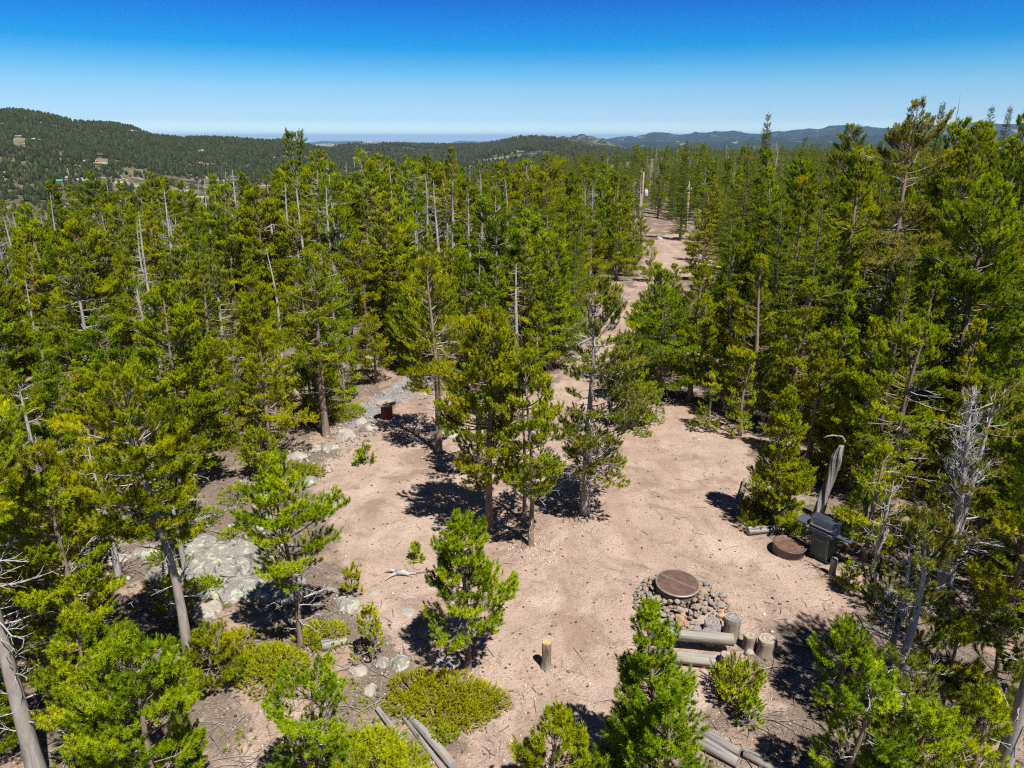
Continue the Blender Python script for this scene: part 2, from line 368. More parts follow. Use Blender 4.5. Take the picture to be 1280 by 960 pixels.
# ------------------------------------------------------------------ trees
def branch_lines(p0, az, e0, e1, L, n=5, wig=0.0, rng=None):
    m = len(L); P = np.zeros((m, n, 3)); P[:, 0] = p0; st = L / (n - 1)
    for i in range(1, n):
        e = e0 + (e1 - e0) * (i - 0.5) / (n - 1); a = az + (rng.normal(0, wig, m) if wig else 0)
        P[:, i] = P[:, i - 1] + st[:, None] * np.stack([np.sin(a) * np.cos(e), np.cos(a) * np.cos(e), np.sin(e)], -1)
    return P
def along(P, u):
    n = P.shape[0] - 1; q = np.clip(u, 0, 0.999) * n; i = q.astype(int); f = (q - i)[:, None]
    return P[i] * (1 - f) + P[i + 1] * f, nrm(P[i + 1] - P[i])

def trunk_line(rng, h, sway, lean):
    n = 12; t = np.linspace(0, 1, n); ax, ay, pa, pb = rng.normal(0, sway, 2).tolist() + (rng.random(2) * 6).tolist()
    x = lean[0] * t ** 1.3 + ax * np.sin(t * 4 + pa) * t; y = lean[1] * t ** 1.3 + ay * np.sin(t * 4 + pb) * t
    P = np.stack([x, y, t * h], -1); P[0, 2] = -0.35
    return P
def tpoint(P, z):
    zz = P[:, 2]; return np.stack([np.interp(z, zz, P[:, 0]), np.interp(z, zz, P[:, 1]), z], -1)

def pine_geo(seed, h, cb, W, shape='cone', dens=1.0, dead=0.3, lean=(0, 0), asym=0.2, tuft=0.135, K=38, az0=None, r0=None, topgap=0.0, gap=0.28, nl=0.072, sway=0.03, nw=0.018):
    rng = np.random.default_rng(seed)
    TL = trunk_line(rng, h, sway * h, lean); t = np.linspace(0, 1, 12); r0 = r0 or 0.017 * h + 0.022
    tg = Geo(); cg = Geo(); dg = Geo()
    R = r0 * (1 - t) ** 0.85 * 0.95 + 0.008; R[0] *= 1.35; R[1] *= 1.03
    tubes(tg, TL[None], R[None], 9)
    az0 = rng.random() * 6.28 if az0 is None else az0
    Lc = h * (1 - cb); nb = max(16, int(Lc * 15.5 * dens + 12))
    tt = np.sort(rng.random(nb)); tt = np.clip((np.round(tt * Lc / 0.24) + rng.normal(0, 0.2, nb)) * 0.24 / Lc, 0.0, 0.975)
    az = np.arange(nb) * 2.39996 + rng.normal(0, 0.5, nb)
    if shape == 'cone': pr = (1 - tt) ** 0.72 * (0.68 + 0.32 * np.clip(tt / 0.16, 0, 1)) * (0.85 + 0.25 * np.sin(tt * Lc * 5 + seed))
    elif shape == 'round': pr = (1 - tt ** 2.4) ** 0.75 * (0.5 + 0.5 * np.clip(tt / 0.4, 0, 1))
    elif shape == 'column': pr = (1 - tt ** 3) ** 0.6 * (0.7 + 0.3 * np.clip(tt / 0.3, 0, 1)) * (0.75 + 0.35 * np.sin(tt * 17 + seed))
    else: pr = (0.35 + 0.65 * tt) * np.clip((1 - tt) / 0.14, 0.3, 1)     # flat-topped
    L = W * pr * rng.uniform(0.55, 1.12, nb) * (1 + asym * np.cos(az - az0)) + 0.10
    keep = (vnoise(np.cos(az) * 1.6 + seed * 3.1, tt * Lc * 1.1 + np.sin(az) * 1.6, 5) > gap) | (tt > 0.9)
    if topgap: keep &= ~((tt > 1 - topgap) & (np.cos(az - az0) < 0.3) & (rng.random(nb) < 0.75))
    drop = ~keep
    zb = cb * h + tt * Lc
    # bare branches in the gaps and under the crown
    nd = int(dead * 16 * h / 5); zd = np.concatenate([rng.uniform(0.12 * h, (cb + 0.25 * (1 - cb)) * h, nd), zb[drop][: int(12 * dead + 1)]])
    if len(zd):
        ad = rng.random(len(zd)) * 6.28; Ld = W * rng.uniform(0.25, 0.85, len(zd))
        dead_branches(dg, rng, tpoint(TL, zd), ad, Ld, rng.uniform(-0.35, 0.25, len(zd)), rng.uniform(-0.5, 0.6, len(zd)))
    tt, az, L, zb = tt[keep], az[keep], L[keep], zb[keep]; nb = len(L)
    e0 = np.radians(-14 + 52 * tt ** 1.4) + rng.normal(0, 0.14, nb); e1 = e0 + np.radians(rng.uniform(12, 48, nb))
    P0 = tpoint(TL, zb); BP = branch_lines(P0, az, e0, e1, L, 5, 0.10, rng)
    rb = (0.006 + 0.012 * L)[:, None] * np.linspace(1, 0.3, 5)[None]
    tubes(tg, BP, rb, 4)
    TP, TD, TS, TT = [], [], [], []
    s0, s1 = [], []
    for i in range(nb):
        ns = max(4, int(L[i] / 0.052)); u = 0.34 + 0.66 * (np.arange(ns) + rng.random(ns)) / ns
        p, d = along(BP[i], u)
        sg = np.where(np.arange(ns) % 2, 1, -1) * np.radians(rng.uniform(25, 75, ns)); c, s = np.cos(sg), np.sin(sg)
        d2 = np.stack([d[:, 0] * c - d[:, 1] * s, d[:, 0] * s + d[:, 1] * c, d[:, 2] + rng.uniform(-0.1, 0.38, ns)], -1); d2 = nrm(d2)
        l2 = np.minimum(0.52 * L[i] * (1.10 - u) * rng.uniform(0.5, 1.25, ns) + 0.06, 0.55)
        e = p + d2 * l2[:, None]; s0.append(p); s1.append(e)
        base_t = np.clip(rng.normal(0.5, 0.20), 0, 1)
        def put(pp, dd):
            TP.append(pp); ax = nrm(dd * 0.6 + np.array([0, 0, 0.62]) + rng.normal(0, 0.24, pp.shape)); TD.append(ax)
            TS.append(tuft * rng.uniform(0.6, 1.15, len(pp))); TT.append(np.clip(base_t + rng.normal(0, 0.13, len(pp)), 0, 1))
        put(e, d2)
        big = l2 > 0.17
        if big.any(): put(p[big] + d2[big] * (l2[big] * 0.5)[:, None], d2[big])
        huge = l2 > 0.30
        if huge.any(): put(p[huge] + d2[huge] * (l2[huge] * 0.78)[:, None] + rng.normal(0, 0.05, (huge.sum(), 3)), d2[huge])
        put(BP[i][-1:] + 0.0, d[-1:])
    s0 = np.concatenate(s0); s1 = np.concatenate(s1)
    tubes(tg, np.stack([s0, s1], 1), np.tile([0.0045, 0.0025], (len(s0), 1)), 3)
    top = TL[-1]; k = 6
    TP.append(top + rng.normal(0, 0.05, (k, 3)) - [0, 0, 0.05]); TD.append(np.array([[0, 0, 1.0]]) + rng.normal(0, 0.3, (k, 3))); TS.append(np.full(k, tuft)); TT.append(np.full(k, 0.7))
    needles(cg, rng, np.concatenate(TP), np.concatenate(TD), np.concatenate(TS), np.concatenate(TT), K, nl, nw)
    return tg, cg, dg

def dead_branches(g, rng, p0, az, L, e0, e1, twigs=5, k=3, r=0.011):
    BP = branch_lines(p0, az, e0, e1, L, 5, 0.22, rng)
    tubes(g, BP, (0.005 + r * 1.05 * np.maximum(L, 0.4))[:, None] * np.linspace(1, 0.3, 5)[None], 4)
    a, b, c = [], [], []
    for i in range(len(L)):
        nt_ = max(2, int(twigs * L[i] / 0.6)); u = rng.uniform(0.25, 1, nt_); p, d = along(BP[i], u)
        d2 = nrm(d + rng.normal(0, 0.55, d.shape) + [0, 0, 0.15]); l = L[i] * 0.38 * (1.2 - u) * rng.uniform(0.5, 1.3, nt_) + 0.05
        m = p + d2 * l[:, None] * 0.5; d3 = nrm(d2 + rng.normal(0, 0.4, d2.shape) + [0, 0, 0.2]); e = m + d3 * l[:, None] * 0.5
        a.append(p); b.append(m); c.append(e)
    tubes(g, np.stack([np.concatenate(a), np.concatenate(b), np.concatenate(c)], 1), np.tile([0.0065, 0.0048, 0.0026], (sum(map(len, a)), 1)), k)

def spruce_geo(seed, h, W, cb=0.06, K=22, dens=1.0):
    rng = np.random.default_rng(seed); TL = trunk_line(rng, h, 0.006 * h, (0, 0)); t = np.linspace(0, 1, 12)
    tg = Geo(); cg = Geo(); R = (0.014 * h + 0.02) * (1 - t) ** 0.9 + 0.006; tubes(tg, TL[None], R[None], 7)
    Lc = h * (1 - cb); nb = int(Lc * 17 * dens); tt = np.sort(rng.random(nb)) ** 1.05 * 0.985; az = np.arange(nb) * 2.39996 + rng.normal(0, 0.4, nb)
    L = W * ((1 - tt) ** 0.75 * 0.92 + 0.08) * rng.uniform(0.6, 1.15, nb) * (0.85 + 0.3 * vnoise(az * 0 + seed, tt * Lc * 1.4, 3)) + 0.06
    zb = cb * h + tt * Lc; e0 = np.radians(-22 + 50 * tt ** 2) + rng.normal(0, 0.1, nb); e1 = e0 + np.radians(24)
    BP = branch_lines(tpoint(TL, zb), az, e0, e1, L, 4, 0.05, rng)
    tubes(tg, BP, (0.004 + 0.009 * L)[:, None] * np.linspace(1, 0.3, 4)[None], 3)
    TP, TD, TS, TT = [], [], [], []
    for i in range(nb):
        ns = max(2, int(L[i] / 0.075)); u = 0.12 + 0.88 * (np.arange(ns) + rng.random(ns)) / ns; p, d = along(BP[i], u)
        sg = np.where(np.arange(ns) % 2, 1, -1) * np.radians(rng.uniform(15, 65, ns)); c, s = np.cos(sg), np.sin(sg)
        d2 = nrm(np.stack([d[:, 0] * c - d[:, 1] * s, d[:, 0] * s + d[:, 1] * c, d[:, 2] + rng.uniform(-0.25, 0.25, ns)], -1))
        TP.append(p); TD.append(d2); TS.append(0.13 + 0.22 * L[i] * (1.2 - u)); TT.append(np.clip(rng.normal(0.45, 0.2) + rng.normal(0, 0.12, ns), 0, 1))
    TP.append(TL[-1:] - [0, 0, 0.1]); TD.append(np.array([[0, 0, 1.0]])); TS.append(np.array([0.25])); TT.append(np.array([0.5]))
    needles(cg, rng, np.concatenate(TP), np.concatenate(TD), np.concatenate(TS), np.concatenate(TT), K, 0.075, 0.020, (65, 25))
    return tg, cg

def snag_geo(seed, h, W, nb=34, lean=(0, 0), up=0.35, tw=6, r0=None, z0=0.2, taper=0.8, sway=0.02):
    rng = np.random.default_rng(seed); TL = trunk_line(rng, h, sway * h, lean); t = np.linspace(0, 1, 12)
    tg = Geo(); dg = Geo(); r0 = r0 or 0.015 * h + 0.02
    R = r0 * (1 - t) ** taper + 0.012; R[0] *= 1.3; tubes(tg, TL[None], R[None], 9)
    if nb:
        z = rng.uniform(z0 * h, 0.97 * h, nb); q = z / h
        dead_branches(dg, rng, tpoint(TL, z), rng.random(nb) * 6.28, W * (1.1 - q) * rng.uniform(0.4, 1.2, nb) + 0.1, rng.normal(up * 0.5, 0.25, nb), rng.normal(up + 0.35, 0.35, nb), tw)
    return tg, dg

def tree_obj(kind, label, cat, group, tg, cg=None, dg=None, leaf='pine', bark='bark', loc=(0, 0, 0), rz=0.0):
    root = empty(kind, loc, rz, label, cat, group)
    if dg is not None and 0 < dg.n < 9000:        # few bare limbs: they stay one piece with the trunk
        nt0 = sum(len(f) for f in tg.F); tm = Geo(); tm.add(np.concatenate(tg.V), np.concatenate(tg.F)); tm.add(np.concatenate(dg.V), np.concatenate(dg.F))
        me = tm.mesh('trunk', True); mi = np.zeros(len(me.polygons), np.int32); mi[nt0:] = 1
        link('trunk', me, [M[bark], M['twig']], root); me.polygons.foreach_set('material_index', mi); dg = None
    else: link('trunk', tg.mesh('trunk', True), M[bark], root)
    if cg is not None: link('crown', cg.mesh('crown'), M[leaf], root)
    if dg is not None and dg.n: link('deadwood', dg.mesh('deadwood'), M['twig'], root)
    return root
def copy_tree(src, name, loc, rz, sc, label, group):
    r = bpy.data.objects.new(name, None); COL.objects.link(r); r.empty_display_size = 0.2
    r['category'] = src['category']; r['label'] = label; r['group'] = group
    r.location = loc; r.rotation_euler = (0, 0, rz); r.scale = sc
    for c in src.children:
        d = c.copy(); COL.objects.link(d); d.parent = r
    return r

# ------------------------------------------------------------------ ground sheet
rr = [0.0, 1.5]
while rr[-1] < 62000: rr.append(rr[-1] * (1.017 if rr[-1] < 130 else 1.055) + 0.02)
rr = np.array(rr); aa = np.concatenate([np.arange(-48, 48.01, 0.22), np.arange(52, 309, 4.0)])
A, RR = np.meshgrid(np.radians(aa), rr); X = RR * np.sin(A); Y = RR * np.cos(A); Z = tz(X.ravel(), Y.ravel()).reshape(X.shape)
def mask(poly, soft, xs, ys, rs):
    d = np.full(xs.shape, 9.0); m = rs < 130; d[m] = sdist(xs[m], ys[m], poly); return 1 - sstep(-soft, soft, d)
xr, yr, rf = X.ravel(), Y.ravel(), RR.ravel()
bare = np.maximum.reduce([mask(BARE, 0.9, xr, yr, rf), 0.85 * mask(BARE2, 0.7, xr, yr, rf), 0.8 * mask(BARE3, 0.6, xr, yr, rf)])
gme = tri_mesh('ground', np.stack([xr, yr, Z.ravel()], -1), grid_faces(len(rr), len(aa), True)[:, ::-1],
               {'bare': bare, 'grey': mask(GREY, 0.5, xr, yr, rf), 'far': sstep(120, 350, rf)}, True)
tag(link('ground', gme, M['ground']), kind='structure')

# ------------------------------------------------------------------ hills and mountains
def mat_hill(name, floor, grass, rock, forest, fsc, fcover, rcover, rsc=0.012, gsc=0.006):
    k = N(name); v = k.coord(); 
    c = k.mix(k.ramp(k.noise(v, gsc, 6, 0.65), [(0.42, 0.0), (0.6, 1.0)]), floor, grass)
    c = k.mix(k.ramp(k.noise(v, fsc, 6, 0.75), [(fcover, 0.0), (fcover + 0.07, 1.0)]), c, forest)
    c = k.mix(k.ramp(k.noise(v, rsc, 6, 0.72, 0.8), [(rcover, 0.0), (rcover + 0.04, 1.0)]), c, rock)
    return k.done(k.bsdf(c, 0.95, 0, 0.1, k.bump(k.noise(v, fsc * 1.5, 5, 0.7), 1.0, 6.0)))
RID = {}
def ridge(name, tab, r1, z1, r2, mat, nr=40, amp=20, crest_amp=3, pw=0.9, az=(-46, 46), naz=400, nsc=0.003, back=1.35, zback=None):
    ae = np.array([azel(u, v) for u, v in tab]); a = np.linspace(az[0], az[1], naz)
    el = np.interp(a, ae[:, 0], ae[:, 1]); r2a = r2 if np.isscalar(r2) else np.interp(a, r2[0], r2[1])
    zc = CAM_H + r2a * np.tan(el)
    s = np.linspace(0, 1, nr)[:, None]; R1 = r1 + (r2a - r1) * s; ar = np.radians(a)[None]
    def hz(R, aa_, s_, zc_):
        x, y = R * np.sin(aa_), R * np.cos(aa_); f = fbm(x * nsc, y * nsc, 21, 5)
        rid = 1 - np.abs(fbm(x * nsc * 0.7, y * nsc * 0.7, 31, 4)) * 4
        return z1 + (zc_ - z1) * s_ ** pw + amp * (f + 0.35 * rid - 0.2) * 4 * s_ * (1 - s_) * 0.6 + crest_amp * f * 2 * s_
    Zf = hz(R1, ar, s, zc[None])
    sb = np.linspace(0, 1, 8)[1:, None]; Rb = r2a * (1 + (back - 1) * sb); zb = (z1 if zback is None else zback)
    Zb = Zf[-1:] * (1 - sb) + zb * sb - 0.0
    R = np.concatenate([R1 * np.ones_like(ar), Rb * np.ones_like(ar)]); Zz = np.concatenate([Zf, Zb])
    V = np.stack([R * np.sin(ar), R * np.cos(ar), Zz], -1)
    o = link(name, tri_mesh(name, V.reshape(-1, 3), grid_faces(len(R), naz)[:, ::-1], None, True), mat); tag(o, kind='structure')
    RID[o.name] = (a, R1 * np.ones_like(ar), Zf); return o
def on_ridge(name, n, rng, smin=0.0, smax=1.0):
    a, R, Z = RID[name]; i = rng.random(n) * (len(a) - 1); s = (smin ** 2 + (smax ** 2 - smin ** 2) * rng.random(n)) ** 0.5 * (R.shape[0] - 1)
    i0 = i.astype(int).clip(0, len(a) - 2); s0 = s.astype(int).clip(0, R.shape[0] - 2); fi, fs = i - i0, s - s0
    def bl(Q): return (Q[s0, i0] * (1 - fi) + Q[s0, i0 + 1] * fi) * (1 - fs) + (Q[s0 + 1, i0] * (1 - fi) + Q[s0 + 1, i0 + 1] * fi) * fs
    av = np.radians(a[i0] * (1 - fi) + a[i0 + 1] * fi); r = bl(R); return r * np.sin(av), r * np.cos(av), bl(Z), s / (R.shape[0] - 1)
M['hill'] = mat_hill('forested hillside', (0.085, 0.082, 0.042), (0.215, 0.175, 0.115), (0.36, 0.30, 0.26), (0.026, 0.034, 0.016), 0.03, 0.49, 0.575, 0.02, 0.014)
M['midhill'] = mat_hill('far forested hill', (0.10, 0.115, 0.05), (0.24, 0.23, 0.12), (0.38, 0.33, 0.29), (0.026, 0.042, 0.020), 0.012, 0.42, 0.63, 0.008, 0.0035)
M['crag'] = mat_hill('far rocky ridge', (0.12, 0.12, 0.07), (0.20, 0.18, 0.12), (0.105, 0.088, 0.082), (0.020, 0.030, 0.016), 0.012, 0.43, 0.56, 0.012, 0.004)
M['mount'] = mat_hill('far mountains', (0.06, 0.07, 0.04), (0.11, 0.11, 0.07), (0.22, 0.18, 0.16), (0.018, 0.028, 0.016), 0.0022, 0.36, 0.60, 0.0022, 0.0008)
M['mesa'] = mat_hill('far plain', (0.20, 0.20, 0.12), (0.34, 0.31, 0.22), (0.40, 0.36, 0.30), (0.035, 0.05, 0.03), 0.0009, 0.45, 0.7, 0.001, 0.0004)
ridge('hillside', [(-400, 148), (-120, 140), (0, 138), (25, 137), (60, 143), (95, 152), (140, 155), (165, 160), (190, 170), (230, 174), (260, 173), (300, 175),
                   (335, 178), (355, 176), (372, 180), (400, 186), (450, 196), (520, 212), (600, 232), (900, 240)], 520, -78, 1750, M['hill'], 60, 26, 3, 0.85, (-50, 2), 420, 0.004)
ridge('hills', [(-300, 190), (300, 188), (350, 183), (400, 183), (440, 181), (480, 178), (520, 181), (560, 182), (600, 181), (630, 176), (650, 172), (680, 171),
                (700, 172), (720, 175), (750, 180), (780, 184), (850, 188), (900, 190), (1300, 192)], 800, -100, 3000, M['midhill'], 60, 30, 3, 0.75, (-26, 40), 520, 0.0022)
ridge('rocky_ridge', [(560, 190), (600, 183), (640, 178), (660, 175), (690, 170), (700, 172), (715, 171), (728, 169), (740, 172), (755, 173), (765, 176),
                      (772, 180), (790, 188), (830, 195), (900, 200)], 4200, -170, 5600, M['crag'], 90, 70, 40, 0.8, (-8, 18), 800, 0.011)
ridge('mountains', [(680, 182), (740, 176), (770, 171), (790, 169), (810, 168), (830, 167), (850, 169), (870, 166), (900, 164), (920, 164), (940, 167), (960, 166),
                    (990, 161), (1010, 159), (1030, 161), (1060, 158), (1100, 160), (1150, 157), (1200, 154), (1250, 155), (1300, 152), (1500, 158)],
      9000, -260, 12500, M['mount'], 60, 190, 55, 0.9, (2, 46), 1200, 0.0035)
ridge('mountains', [(720, 184), (760, 177), (800, 176), (850, 178), (900, 175), (940, 171), (1000, 173), (1040, 169), (1080, 170), (1150, 168), (1220, 170), (1300, 167), (1500, 172)],
      6000, -200, 8200, M['mount'], 50, 110, 34, 0.9, (3, 46), 1100, 0.0045)
ridge('mesa', [(200, 184), (330, 180), (380, 179), (405, 176), (440, 176), (490, 177), (520, 178), (560, 179), (575, 176), (600, 177), (640, 175), (690, 179), (720, 186)],
      15000, -330, 21000, M['mesa'], 24, 60, 10, 1.0, (-26, 8), 240, 0.0008)

M['far_tree'] = mat_leaf('distant conifers', (0.018, 0.025, 0.010), (0.036, 0.044, 0.016), (0.066, 0.070, 0.026), 0.1, 0.0)
def woods(name, x, y, z, h, w, rng):
    n = len(x); k = 5; th = np.arange(k) / k * 6.2832; rot = rng.random(n) * 6.28
    V = np.zeros((n, 2 * k + 1, 3)); V[:, 0] = np.stack([x, y, z + h], -1)
    for j, (q, ww) in enumerate(((0.55, 0.8), (0.08, 0.9))):
        rad = w[:, None] * ww * rng.uniform(0.7, 1.25, (n, k)); a = th[None] + rot[:, None]
        V[:, 1 + j * k:1 + (j + 1) * k] = np.stack([x[:, None] + rad * np.cos(a), y[:, None] + rad * np.sin(a), (z + q * h)[:, None] + rng.normal(0, 0.05, (n, k)) * h[:, None]], -1)
    f = []
    for j in range(k):
        j2 = (j + 1) % k; f += [(0, 1 + j, 1 + j2), (1 + j, 1 + k + j, 1 + k + j2), (1 + j, 1 + k + j2, 1 + j2)]
    F = (np.array(f)[None] + (np.arange(n) * (2 * k + 1))[:, None, None]).reshape(-1, 3)
    o = link(name, tri_mesh(name, V.reshape(-1, 3), F, {'tint': np.repeat(np.clip(rng.normal(0.45, 0.25, n), 0, 1), 2 * k + 1)}), M['far_tree'])
    return tag(o, kind='stuff')
HOUSE_PX = [(24, 173), (127, 198), (74, 229), (75, 241)]
rg = np.random.default_rng(11)
x, y, z, s = on_ridge('hillside', 52000, rg)
den = 0.46 + 0.6 * sstep(0.22, 0.55, s) + 2.6 * fbm(x * 0.010, y * 0.010, 41, 4)
rock = fbm(x * 0.011, y * 0.011, 77, 4)
u_, v_ = proj(x, y, z + 4)
keep = (rg.random(len(x)) < den) & (rock < 0.2)
for hu, hv in HOUSE_PX: keep &= ~((np.abs(u_ - hu) < 9) & (v_ > hv - 4) & (v_ < hv + 9))
x, y, z = x[keep], y[keep], z[keep]; h = rg.uniform(3.5, 7.5, len(x)); woods('hillside_woods', x, y, z, h, h * rg.uniform(0.3, 0.45, len(x)), rg)
x, y, z, s = on_ridge('hills', 60000, rg, 0.25)
keep = rg.random(len(x)) < 0.44 + 2.6 * fbm(x * 0.004, y * 0.004, 43, 4)
x, y, z = x[keep], y[keep], z[keep]; h = rg.uniform(7, 13, len(x)); woods('far_woods', x, y, z, h, h * rg.uniform(0.24, 0.34, len(x)), rg)

# rock outcrops on the hillside, real stones standing out of the slope
def boulder_mesh(name, seed, sx, sy, sz, sub=3, rough=0.25, flatb=0.35, crack=0.10):
    bm = bmesh.new(); bmesh.ops.create_icosphere(bm, subdivisions=sub, radius=1.0); r = np.random.default_rng(seed)
    V = np.array([v.co[:] for v in bm.verts]); o = r.random(3) * 40
    for _ in range(9 if sx < 0.7 else 26):        # facets
        nn = nrm(r.normal(0, 1, 3)); dd = r.uniform(0.62, 0.92); q = V @ nn - dd; V = V - np.where(q > 0, q, 0)[:, None] * nn * 0.9
    n1 = fbm(V[:, 0] * 1.6 + o[0] + V[:, 2], V[:, 1] * 1.6 + o[1] - V[:, 2], seed % 17, 3); V = V * (1 + rough * 1.4 * n1)[:, None]
    n2 = fbm(V[:, 0] * 6 + o[2] + V[:, 2] * 3, V[:, 1] * 6 - V[:, 2] * 4, seed % 13, 2); V = V * (1 + crack * n2)[:, None]
    V[:, 2] = np.where(V[:, 2] < -flatb, -flatb + (V[:, 2] + flatb) * 0.2, V[:, 2]); V = V * [sx, sy, sz]
    for v, c in zip(bm.verts, V): v.co = c
    me = bpy.data.meshes.new(name); bm.to_mesh(me); bm.free()
    return me
def at_ridge(name, u, v):
    a, R, Z = RID[name]; az, el = azel(u, v); j = int(np.clip(np.searchsorted(a, az), 1, len(a) - 1)); e = np.arctan2(Z[:, j] - CAM_H, R[:, j])
    i = int(np.argmax(e >= el)) if (e >= el).any() else len(e) - 1
    r = R[i, j]; return Vector((r * math.sin(math.radians(az)), r * math.cos(math.radians(az)), Z[i, j]))
CR = [('pale pink cliff outcrop high on the hillside below its skyline', 127, 167, 7), ('grey rock face on the hill crest left of the skyline dip', 163, 166, 9),
      ('lower grey rock face stepping down the hillside', 160, 178, 8), ('tan rock scar beside the dark roofed hill house', 113, 203, 8),
      ('orange tan cut bank below the hill house', 98, 210, 6), ('pale rock ledge at left edge of the hillside', 4, 158, 10), ('grey white rocks left of the hillside houses', 43, 176, 8),
      ('pale ledge mid way along the hillside', 254, 190, 6), ('small pale ledge far along the hillside', 290, 189, 6), ('pale rock by the hill crest', 203, 177, 5)]
for i, (lb, u, v, wpx) in enumerate(CR):
    p = at_ridge('hillside', u, v); d = math.hypot(p.x, p.y); ww = wpx / FPX * d
    o = link('rock_outcrop', boulder_mesh('rock_outcrop', 300 + i, ww, ww * 0.7, ww * 0.36), M['rock_pink' if 'pink' in lb or 'orange' in lb or 'tan' in lb else 'rock_pale'])
    o.location = p; o.rotation_euler = (0, 0, i * 1.3); tag(o, lb, 'rock outcrop', 'rock outcrops on the hillside')

# ------------------------------------------------------------------ haze
k = N('haze'); pv = k.n('ShaderNodeVolumePrincipled'); pv.inputs['Color'].default_value = (0.36, 0.61, 1.0, 1)
pv.inputs['Density'].default_value = 3.3e-5; pv.inputs['Anisotropy'].default_value = 0.0; k.l(pv.outputs[0], k.out.inputs['Volume'])
bm = bmesh.new(); bmesh.ops.create_cube(bm, size=1.0); me = bpy.data.meshes.new('haze'); bm.to_mesh(me); bm.free()
hz_ = link('haze', me, k.m); hz_.scale = (128000, 128000, 940); hz_.location = (0, 0, -150); tag(hz_, kind='stuff')

# ------------------------------------------------------------------ trees that the photograph shows singly
HEROES = []       # (x, y, r)
def hgt(p, vt):
    kk = (CY - vt) / FPX; return CAM_H + p.y * (kk * CP - SP) / (CP + kk * SP) - p.z
def depth(p): return p.y * CP - (p.z - CAM_H) * SP
_seed = [100]
def hero(u, v, vt, wpx, label, kind='pine_tree', cat='pine tree', leaf='pine', bark='bark', group=None, **kw):
    p = G(u, v); h = hgt(p, vt) - 0.14; W = max(0.25, wpx / FPX * depth(p) * 1.12 - 0.05); _seed[0] += 1; sd = kw.pop('seed', _seed[0])
    HEROES.append((p.x, p.y, max(0.6, 0.45 * W)))
    if depth(p) < 17: kw.setdefault('K', 58); kw.setdefault('nw', 0.012)
    if depth(p) > 24: kw.setdefault('K', 24); kw.setdefault('nw', 0.020)
    tg, cg, dg = pine_geo(sd, h, kw.pop('cb', 0.3), W, **kw)
    return tree_obj(kind, label, cat, group, tg, cg, dg, leaf, bark, p, 0.0)
def hero_snag(u, v, vt, wpx, label, nb=30, kind='dead_tree', cat='dead tree', bark='dead', **kw):
    p = G(u, v); h = hgt(p, vt); W = wpx / FPX * depth(p); _seed[0] += 1
    HEROES.append((p.x, p.y, 0.5)); tg, dg = snag_geo(_seed[0], h, W, nb, **kw)
    return tree_obj(kind, label, cat, None, tg, None, dg, bark=bark, loc=p)
def hero_spruce(u, v, vt, wpx, label, **kw):
    p = G(u, v); h = hgt(p, vt); W = 1.5 * wpx / FPX * depth(p); _seed[0] += 1; HEROES.append((p.x, p.y, 0.8))
    tg, cg = spruce_geo(_seed[0], h, W, dens=1.7, K=26, **kw); return tree_obj('spruce_tree', label, 'spruce', None, tg, cg, None, 'spruce', 'bark_spruce', p)
Y = dict(kind='young_pine', cat='young pine')
# in and around the clearing
hero(585, 838, 642, 66, 'bright green young pine with bare lower trunk standing alone in front of the clearing', **Y, leaf='pine_fresh', cb=0.36, dens=1.8, dead=0.15, tuft=0.15, gap=0.06, shape='cone', asym=0.12, az0=1.7, r0=0.062)
hero(612, 662, 392, 60, 'leaning slender pine left of the clump in the middle of the clearing', cb=0.27, dens=1.25, leaf='pine_fresh', dead=0.3, shape='round', r0=0.105, gap=0.25)
hero(663, 682, 442, 52, 'open crowned pine at the front of the clump in the middle of the clearing', cb=0.33, dens=1.1, dead=0.8, shape='round', r0=0.065, gap=0.28)
hero(655, 653, 452, 36, 'thin second stem of pine just behind the front pine of the middle clump', cb=0.42, dens=0.6, dead=0.8, shape='round', r0=0.055)
hero(731, 643, 354, 58, 'old pine with bare grey upper trunk and foliage on its right, beside the middle clump', cb=0.22, dens=1.15, dead=4.5, shape='round', r0=0.12, asym=0.45, az0=1.6, topgap=0.68, gap=0.24, bark='bark_grey', leaf='limber', seed=231)
hero(548, 565, 326, 48, 'round topped bare trunked pine behind the clearing, right of the cable spool', cb=0.32, dens=1.1, dead=0.5, shape='round', r0=0.12)
hero(600, 600, 395, 40, 'dense pine between the middle clump and the tree right of the cable spool', cb=0.3, dens=1.0, dead=0.3, shape='cone')
hero(788, 535, 422, 30, 'bright dense young pine tucked behind the old half bare pine', **Y, leaf='pine_fresh', cb=0.04, dens=1.2, dead=0.0, gap=0.12)
hero(408, 545, 320, 46, 'pine with a long bare brown trunk beside the rocks left of the cable spool', cb=0.40, dens=1.0, dead=0.5, shape='round')
hero(340, 570, 408, 44, 'dense bright pine at the left margin of the clearing above the lichen stones', cb=0.16, dens=1.1, dead=0.4, shape='cone')
hero(470, 478, 398, 30, 'small round pine just behind the cable spool', **Y, cb=0.2, dens=1.0, dead=0.2, shape='round')
hero(376, 812, 574, 58, 'pine with a thin leaning bare trunk and dead twigs beside the round juniper', cb=0.40, dens=1.2, dead=2.0, shape='round', r0=0.06, asym=0.3, az0=1.9)
hero(808, 985, 764, 76, 'dense young pine in front of the fire pit and log bench', **Y, leaf='pine_fresh', cb=0.02, dens=2.2, dead=0.1, gap=0.08, asym=0.08)
hero(822, 1050, 868, 52, 'smaller young pine at the foot of the dense young pine by the bench', **Y, leaf='pine_fresh', cb=0.02, dens=1.2, dead=0.0, gap=0.15)
hero(690, 1030, 886, 60, 'small bright young pine at the bottom edge below the cut stump', **Y, leaf='pine_fresh', cb=0.02, dens=2.0, dead=0.1, gap=0.15)
